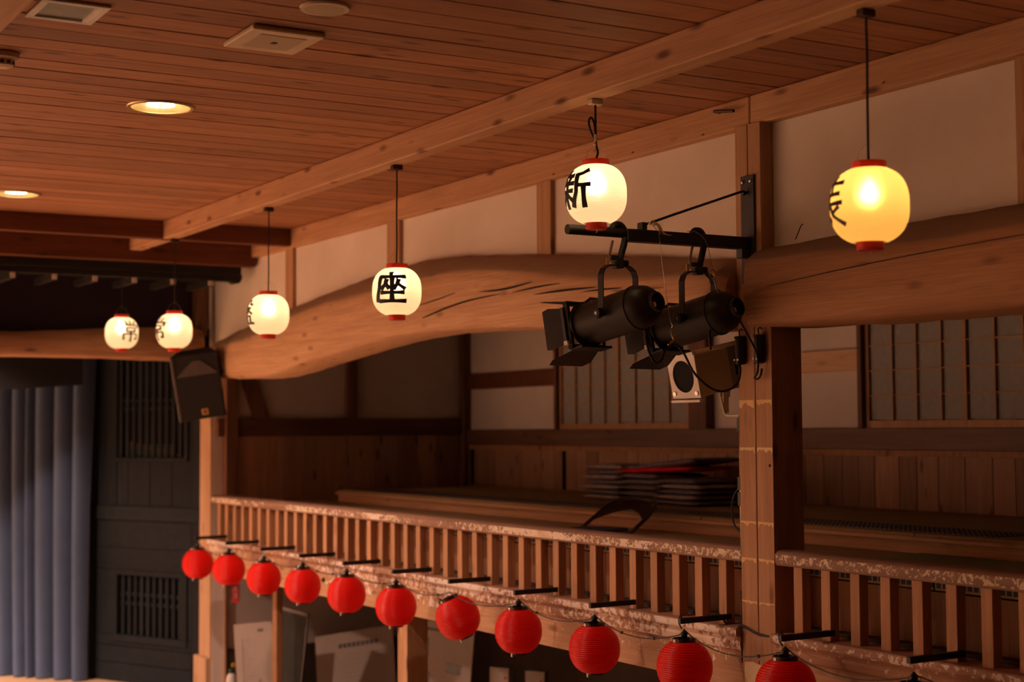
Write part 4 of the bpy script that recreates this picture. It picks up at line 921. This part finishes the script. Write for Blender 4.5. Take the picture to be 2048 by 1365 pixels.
# black angled wing wall with lattice openings
WO = Vector((5.185, 14.672, 0)); e1 = Vector((-0.4226, 0.9063, 0)); nn_ = Vector((-0.9063, -0.4226, 0))
MW = Matrix(((e1.x, nn_.x, 0, WO.x), (e1.y, nn_.y, 0, WO.y), (0, 0, 1, 0), (0, 0, 0, 1)))   # local x = along, y = toward viewer, z up
wing = empty('wing_wall', WO, **ST, label='black boarded stage wing wall with two lattice openings')
IW = Matrix.Translation(-WO)
def WB(name, mat, t0, t1, d0, d1, z0, z1, bev=0.003, par=None):
    p = par or wing
    o = MB().box(t0, t1, d0, d1, z0, z1, MW).build(name, mat, p, bev)
    o.matrix_parent_inverse = IW
    return o
WB('backing', 'void', 0.0, 1.62, -0.16, -0.14, 0.77, 4.3)
WB('stile', 'black_wood', 1.255, 1.56, -0.03, 0.0, 2.53, 4.3); WB('edge_strip', 'black_wood', 1.56, 1.62, -0.05, 0.03, 0.77, 4.3)
WB('stile', 'black_wood', 0.165, 0.285, -0.03, 0.0, 2.53, 4.3); WB('trim_strip', 'black_wood', 0.215, 0.262, 0.0, 0.02, 2.99, 4.3)
WB('side_board', 'black_wood', 0.0, 0.163, -0.03, 0.004, 0.77, 4.3)
for t0, t1 in ((0.285, 0.455), (0.46, 0.77), (0.775, 1.09), (1.095, 1.25)): WB('board', 'black_wood', t0, t1, -0.03, -0.006, 2.53, 3.01)
WB('window_sill', 'black_wood_h', 0.25, 1.27, -0.03, 0.012, 2.985, 3.025)
for k in range(10):
    t = 0.335+k*0.0955; WB('slat', 'black_wood', t, t+0.042, -0.04, -0.015, 3.02, 4.25, 0.002)
for z in (3.588, 3.505): WB('lattice_rail', 'black_wood_h', 0.285, 1.255, -0.055, -0.03, z, z+0.028)
WB('green_cloth', 'cap_green', 0.55, 1.25, -0.12, -0.11, 3.0, 3.16); 
o = MB().add([MW @ Vector(v) for v in ((1.2, -0.1, 3.19), (0.35, -0.1, 3.04), (0.35, -0.1, 3.02), (1.2, -0.1, 3.165))], [(0, 1, 2, 3)]).build('sloping_strip', 'beam_x', wing); o.matrix_parent_inverse = IW  # thin sloping strip behind the upper lattice
WB('lock_rail', 'black_wood_h', 0.0, 1.56, -0.03, 0.02, 2.395, 2.535)
zz = [2.39, 2.115, 1.895]
for z1, z0 in zip(zz, zz[1:]): WB('board', 'black_wood_h', 0.165, 1.555, -0.03, 0.006*random.random(), z0+0.003, z1)
WB('board', 'black_wood_h', 1.27, 1.555, -0.03, 0.003, 1.245, 1.892); WB('board', 'black_wood_h', 0.165, 0.215, -0.03, 0.003, 1.245, 1.892)
for z1, z0 in ((1.242, 1.13), (1.127, 0.96), (0.957, 0.77)): WB('board', 'black_wood_h', 0.165, 1.555, -0.03, 0.004, z0+0.003, z1)
WB('window_frame', 'black_wood_h', 0.215, 1.27, -0.04, 0.022, 1.845, 1.9); WB('window_frame', 'black_wood_h', 0.215, 1.27, -0.04, 0.022, 1.18, 1.245)
WB('window_frame', 'black_wood', 0.215, 0.3, -0.04, 0.022, 1.245, 1.845); WB('window_frame', 'black_wood', 1.215, 1.27, -0.04, 0.022, 1.245, 1.845)
for k in range(10):
    t = 0.325+k*0.0905; WB('slat', 'black_wood', t, t+0.042, -0.045, -0.012, 1.245, 1.845, 0.002)
for z in (1.635, 1.54): WB('lattice_rail', 'black_wood_h', 0.3, 1.215, -0.06, -0.03, z, z+0.035)
def wl(t, d, z): return MW @ Vector((t, d, z))
MB().cable([wl(1.63, 0.05, 2.50), wl(1.655, 0.05, 2.38), wl(1.715, 0.05, 2.245), wl(1.66, 0.06, 2.22), wl(1.60, 0.06, 2.205)], 0.009, 8).build('straw_rope', 'rope_straw', None, 0, 'all', label='pale straw rope tied at the edge of the black wing wall', cat='rope')
MB().prism([(0, 0), (0.07, 0.0), (0.02, 0.16), (0.0, 0.17)], -0.003, 0.003, 'y', Matrix.Translation(wl(1.72, 0.06, 2.93)) @ Matrix.Rotation(radians(-25), 4, 'Z')).build('paper_slip', 'paper_white', None, label='small white paper slip hanging beside the curtain edge', cat='paper')
# ------------------------------------------------------------------ ceiling fixtures
def downlight(x, y, label):
    r = empty('downlight', (x, y, 5.0), label=label, cat='downlight', group='ceiling downlights')
    MB().lathe([(0.152, 0.004), (0.153, -0.006), (0.16, -0.01), (0.172, -0.008), (0.176, -0.001), (0.17, 0.001)], 56, None, False).build('trim_ring', 'brass', r, 0, True)
    MB().lathe([(0.153, -0.004), (0.146, 0.03), (0.13, 0.07), (0.105, 0.1), (0.0, 0.105)], 56, None, False).build('reflector', 'gold_reflector', r, 0, 'all')
    for k in range(12):
        a = 2*pi*k/12; MB().tube([(0.062*cos(a), 0.062*sin(a), 0.006), (0.062*cos(a), 0.062*sin(a), 0.075)], 0.0125, 8).build('lamp_tube', 'downlight_glow', r)
    MB().lathe([(0.0, 0.074), (0.08, 0.074), (0.085, 0.1)], 24, None, False).build('lamp_base', 'white_metal', r)
    # cut the opening through the boards
    for o in [c for c in ceil.children if c.name.startswith('board')]:
        yc = o.location.y
        if abs(yc-y) > 0.3 or yc == 0: continue
        cutter = bpy.data.objects.new('cut', MB().lathe([(0.158, -0.1), (0.158, 0.1)], 48).mesh('cut')); COL.objects.link(cutter); cutter.location = (x, y, 5.0)
        md = o.modifiers.new('b', 'BOOLEAN'); md.object = cutter; md.operation = 'DIFFERENCE'; md.solver = 'EXACT'
        bpy.context.view_layer.update(); dg = bpy.context.evaluated_depsgraph_get()
        me = bpy.data.meshes.new_from_object(o.evaluated_get(dg)); o.modifiers.clear(); o.data = me
        bpy.data.objects.remove(cutter)
    return r
DL = [(2.56, 7.95, 'round lit downlight in the middle of the board ceiling'), (2.61, 11.39, 'round lit downlight at the left edge near the cross beam')]
for x, y, lab in DL:
    downlight(x, y, lab)
    lamp('downlight_lamp', 'SPOT', (x, y, 4.975), 140 if y < 9 else 300, spot_size=radians(125), spot_blend=0.5, shadow_soft_size=0.09)
vt = empty('ceiling_vent', (1.635, 6.275, 5.0), label='white framed recessed square vent in the ceiling', cat='vent')
for a in ((-0.135, 0.135, -0.15, -0.118), (-0.135, 0.135, 0.118, 0.15), (-0.135, -0.105, -0.118, 0.118), (0.105, 0.135, -0.118, 0.118)):
    MB().box(a[0], a[1], a[2], a[3], -0.014, -0.002).build('frame', 'white_metal', vt, 0.002)
MB().box(-0.105, 0.105, -0.118, 0.118, -0.004, -0.002).build('recess', 'flood_grey', vt)
MB().box(0.088, 0.105, -0.118, 0.118, -0.013, -0.003).build('lit_side', 'flood_white', vt)  # white strip paints the lit inner side of the recess
cs = empty('ceiling_speaker', (2.525, 6.285, 5.0), label='square cream ceiling speaker panel with a perforated centre', cat='ceiling speaker')
MB().box(-0.165, 0.165, -0.18, 0.18, -0.024, -0.002).build('panel', 'cream_fixture', cs, 0.005)
MB().box(-0.105, 0.105, -0.115, 0.115, -0.0265, -0.0235).build('grille', 'grille_beige', cs, 0.002)
MB().box(-0.012, 0.012, -0.014, 0.014, -0.029, -0.026).build('badge', 'socket_black', cs)
rs = empty('ceiling_speaker', (2.52, 5.73, 5.0), label='round ceiling speaker at the top edge of the picture', cat='ceiling speaker')
MB().lathe([(0.082, -0.012), (0.098, -0.012), (0.102, -0.002)], 40, None, False).build('rim', 'cream_fixture', rs, 0, True)
MB().lathe([(0.0, -0.013), (0.083, -0.011)], 40, None, False).build('grille', 'grille_beige', rs)
sd_ = empty('smoke_detector', (1.575, 7.15, 5.0), label='white smoke detector at the left edge of the ceiling', cat='smoke detector')
MB().lathe([(0.07, -0.002), (0.07, -0.025), (0.05, -0.032), (0.045, -0.058), (0.03, -0.066), (0.0, -0.067)], 32, None, False).build('body', 'cream_fixture', sd_, 0, True)
for k in range(10):
    a = 2*pi*k/10; MB().box(0.044, 0.05, -0.008, 0.008, -0.052, -0.038, Matrix.Rotation(a, 4, 'Z')).build('slot', 'socket_black', sd_)
# ------------------------------------------------------------------ things under the gallery
def board(name, corner, ex, ez, W, H, mat, label, cat, th=0.015):
    ex = Vector(ex).normalized(); ez = Vector(ez); ez = (ez-ex*ez.dot(ex)).normalized(); ny = ez.cross(ex)
    M = Matrix(((ex.x, ny.x, ez.x, corner[0]), (ex.y, ny.y, ez.y, corner[1]), (ex.z, ny.z, ez.z, corner[2]), (0, 0, 0, 1)))
    r = empty(name, (0, 0, 0), label=label, cat=cat); r.matrix_world = M
    MB().box(0, W, 0, th, 0, H).build('panel', mat, r, 0.002)
    return r
def rows_of_text(par, W, rows, z_top, x0, x1, th, gap, mat, seed, chunk=(0.02, 0.05)):
    R = random.Random(seed); b = MB()
    for k in range(rows):
        x = x0; z = z_top-k*gap; end = x1*(R.uniform(0.72, 1.0) if k % 4 == 3 else 1.0)
        while x < end:
            w_ = R.uniform(*chunk); b.box(x, min(x+w_, end), -0.0015, 0.001, z-th*R.uniform(0.7, 1.0), z); x += w_+R.uniform(0.004, 0.012)
    return b.build('printed_lines', mat, par)
H = 1.7
# text board: corner = lower left of its face, face looks at the viewer
def from_top(tl, tr, bl, Htot):
    tl, tr, bl = Vector(tl), Vector(tr), Vector(bl); ex = (tr-tl).normalized(); ez = tl-bl; ez = (ez-ex*ez.dot(ex)).normalized()
    k = (tl.z-0.02)/ez.z if Htot is None else Htot
    if ex.z > 0: pass
    return tl-ez*k, ex, ez, (tr-tl).length, k
def mkboard(name, tl, tr, bl, mat, label, cat, Wf=1.0, th=0.015):
    c0, ex, ez, W, Hh = from_top(tl, tr, bl, None)
    dz = min(0, ex.z*W*Wf)
    sh = max(0, 0.01-(c0.z+dz)); Hh -= sh/ez.z; c0 = c0+ez*(sh/ez.z)
    return board(name, c0, ex, ez, W*Wf, Hh, mat, label, cat, th), W*Wf, Hh
t, W, Hh = mkboard('text_board', (6.091, 14.074, 1.3), (6.627, 13.477, 1.444), (6.092, 13.897, 0.894), 'paper_board', 'pale information board with a bold title and many lines, under the gallery', 'notice board')
ti = MB()
for k in range(9):
    x = W*0.30+k*0.047
    R_ = random.Random(k)
    for q in range(4): ti.box(x, x+0.036, -0.002, 0.001, Hh-0.115-q*0.011, Hh-0.109-q*0.011)
    for q in range(3): xx = x+0.004+q*0.012; ti.box(xx, xx+0.006, -0.002, 0.001, Hh-0.15+0.01*R_.random(), Hh-0.107)
ti.build('title', 'print_dark', t)
rows_of_text(t, W, 24, Hh-0.22, W*0.16, W*0.93, 0.012, 0.042, 'print_grey', 4)
t, W, Hh = mkboard('paper_board', (5.231, 13.988, 1.484), (5.474, 13.725, 1.527), (5.231, 13.92, 0.98), 'paper_board', 'leaning pale paper board with vertical columns of text beside the end post', 'notice board', 1.1)
for k in range(2): MB().box(W*0.62+k*0.03, W*0.62+k*0.03+0.022, -0.002, 0.001, Hh-0.085, Hh-0.06).build('stamp', 'print_dark', t)
b = MB()
for k in range(26): b.box(0.07, 0.07+random.uniform(0.05, 0.13), -0.002, 0.001, Hh-0.16-k*0.03, Hh-0.145-k*0.03)
b.box(0.065, 0.085, -0.002, 0.001, Hh-0.95, Hh-0.13); b.build('printed_lines', 'print_grey', t)
t, W, Hh = mkboard('slate_panel', (5.475, 13.388, 1.695), (5.603, 13.082, 1.653), (5.49, 13.33, 1.042), 'board_slate', 'dark glazed panel leaning between the paper board and the text board', 'panel')
MB().box(0, W, -0.006, 0.0, Hh-0.03, Hh).build('frame', 'speaker_edge', t); MB().box(W-0.012, W, -0.006, 0.0, 0, Hh).build('frame', 'speaker_edge', t)
t, W, Hh = mkboard('photo_board', (6.388, 12.459, 1.619), (6.654, 11.92, 1.579), (6.403, 12.356, 1.075), 'paper_board', 'pale display board with dark photographs behind the square under post', 'notice board')
for x0, x1, z0, z1 in ((0.03, 0.13, 0.32, 0.15), (0.03, 0.17, 0.58, 0.44), (0.34, 0.49, 0.43, 0.34), (0.03, 0.16, 0.80, 0.66), (0.34, 0.49, 0.66, 0.54)):
    MB().box(x0, x1, -0.003, 0.001, Hh-z0, Hh-z1).build('photograph', 'photo_dark', t)
b = MB()
for k in range(6): b.box(0.03+0.035*k, 0.055+0.035*k, -0.002, 0.001, Hh-0.085, Hh-0.06)
b.build('title', 'print_dark', t)
for k, (x, y) in enumerate(((6.38, 11.0), (6.52, 10.68))):
    r = empty('card_box', (x, y, 0), rz=radians(-62), label='%s dim pale card box with a small red mark under the gallery' % ('wider' if k else 'narrower'), cat='box')
    MB().box(-0.09, 0.09, -0.03, 0.03, 0.0, 1.38).build('carton', 'print_grey', r, 0.003)
    MB().box(0.0, 0.085, -0.033, -0.0295, 1.2, 1.345).build('label', 'paper_board', r)
    MB().lathe([(0, 0.002), (0.014, 0.0)], 10, Matrix.Translation((0.06, -0.034, 1.3)) @ Matrix.Rotation(pi/2, 4, 'X'), False).build('red_mark', 'tag_red', r)
bt = empty('bottle', (5.09, 13.66, 0.93), label='pale bottle with a green neck and yellow ring by the end post', cat='bottle')
MB().lathe([(0.0, 0), (0.045, 0), (0.047, 0.1), (0.04, 0.14), (0.02, 0.165)], 20, None, False).build('body', 'bottle_white', bt, 0, True)
MB().lathe([(0.021, 0.16), (0.026, 0.175), (0.024, 0.2), (0.0, 0.205)], 16, None, False).build('neck', 'cap_green', bt, 0, True)
MB().tube([(0.02+0.014*cos(q*pi/5), 0, 0.235+0.016*sin(q*pi/5)) for q in range(10)], 0.006, 6, True).build('pull_ring', 'ring_yellow', bt)
st_ = empty('stand', (5.09, 13.66, 0), label='dark stand under the bottle beside the end post', cat='stand')
MB().box(-0.1, 0.1, -0.1, 0.1, 0.9, 0.93).build('top', 'board_dark', st_, 0.003); MB().box(-0.03, 0.03, -0.03, 0.03, 0, 0.9).build('leg', 'board_dark', st_, 0.003)
tg = empty('red_tag', (5.22, 13.9, 1.7), rz=radians(-30), label='red hanging tag with pale characters below the second red lantern', cat='tag')
MB().box(-0.035, 0.035, -0.004, 0.004, 0, 0.17).build('strip', 'tag_red', tg, 0.002)
MB().tube([(0, 0, 0.17), (0, 0, 0.27)], 0.002, 4).build('string', 'cord_black', tg)
gb = MB()
for st, oz in (([(.5, 1), (.5, .6), (.1, .0)], 0.1), ([(.1, .65), (.9, .65)], 0.1), ([(.5, .6), (.9, .0)], 0.1), ([(.2, .95), (.8, .95)], 0.035), ([(.2, .6), (.8, .6)], 0.035), ([(.2, .2), (.8, .2)], 0.035), ([(.25, .95), (.25, .1)], 0.035), ([(.75, .95), (.75, .1)], 0.035)):
    for p, q in zip(st, st[1:]):
        a = Vector((-0.024+0.048*p[0], -0.0045, oz+0.05*p[1])); c = Vector((-0.024+0.048*q[0], -0.0045, oz+0.05*q[1])); gb.tube([a, c], 0.0028, 4)
gb.build('characters', 'paper_white', tg)

# ------------------------------------------------------------------ sub-parts: hang small pieces on the part they belong to
bpy.context.view_layer.update()
SUB = {'paper_lantern': {'character': 'shade', 'bulb': 'socket', 'wire_bail': 'top_ring', 'tail_hook': 'bottom_ring', 'cord_tie': 'cord_loop'},
       'red_lantern': {'wire_bail': 'top_ring', 'lead': 'socket', 'hanging_wire': 'socket'},
       'stage_spotlight': {'barn_door': 'frame_holder', 'frame_clip': 'frame_holder', 'latch': 'frame_holder', 'hinge_strip': 'frame_holder', 'hinge_block': 'frame_holder',
                           'pivot_knob': 'yoke', 'pivot_bolt': 'yoke', 'pivot_stud': 'yoke', 'rear_opening': 'rear_collar', 'lamp_cap': 'rear_collar',
                           'clamp_screw': 'hook_clamp', 'clamp_jaw': 'hook_clamp', 'wing_nut': 'hook_clamp', 'side_knob': 'clamp_stem', 'side_nut': 'clamp_stem'},
       'lighting_arm': {'bolt': 'wall_plate', 'eye_bolt': 'wall_plate', 'lug': 'square_tube', 'gusset': 'square_tube'},
       'projector_lamp': {'plate_screw': 'face_plate', 'maker_label': 'rear_body', 'label_text': 'rear_body', 'knob': 'knob_stem', 'stand_plate': 'stand_bracket', 'stand_nut': 'stand_bracket'},
       'loudspeaker': {'badge': 'grille', 'badge_mark': 'grille'}, 'downlight': {'lamp_tube': 'lamp_base'}, 'ceiling_speaker': {'badge': 'grille'},
       'text_board': {'title': 'panel', 'printed_lines': 'panel'}, 'paper_board': {'stamp': 'panel', 'printed_lines': 'panel'}, 'photo_board': {'photograph': 'panel', 'title': 'panel'},
       'card_box': {'label': 'carton', 'red_mark': 'carton'}, 'red_tag': {'characters': 'strip'}, 'cable_connector': {'terminal_screw': 'body'}, 'smoke_detector': {'slot': 'body'}}
base = lambda o: o.name.split('.')[0]
for o in list(bpy.data.objects):
    if o.parent is None and base(o) in SUB:
        kids = {}
        for c in o.children: kids.setdefault(base(c), c)
        for c in list(o.children):
            tgt = kids.get(SUB[base(o)].get(base(c), ''))
            if tgt:
                M = c.matrix_world.copy(); c.parent = tgt; c.matrix_parent_inverse = Matrix.Identity(4)
                c.matrix_basis = tgt.matrix_world.inverted() @ M
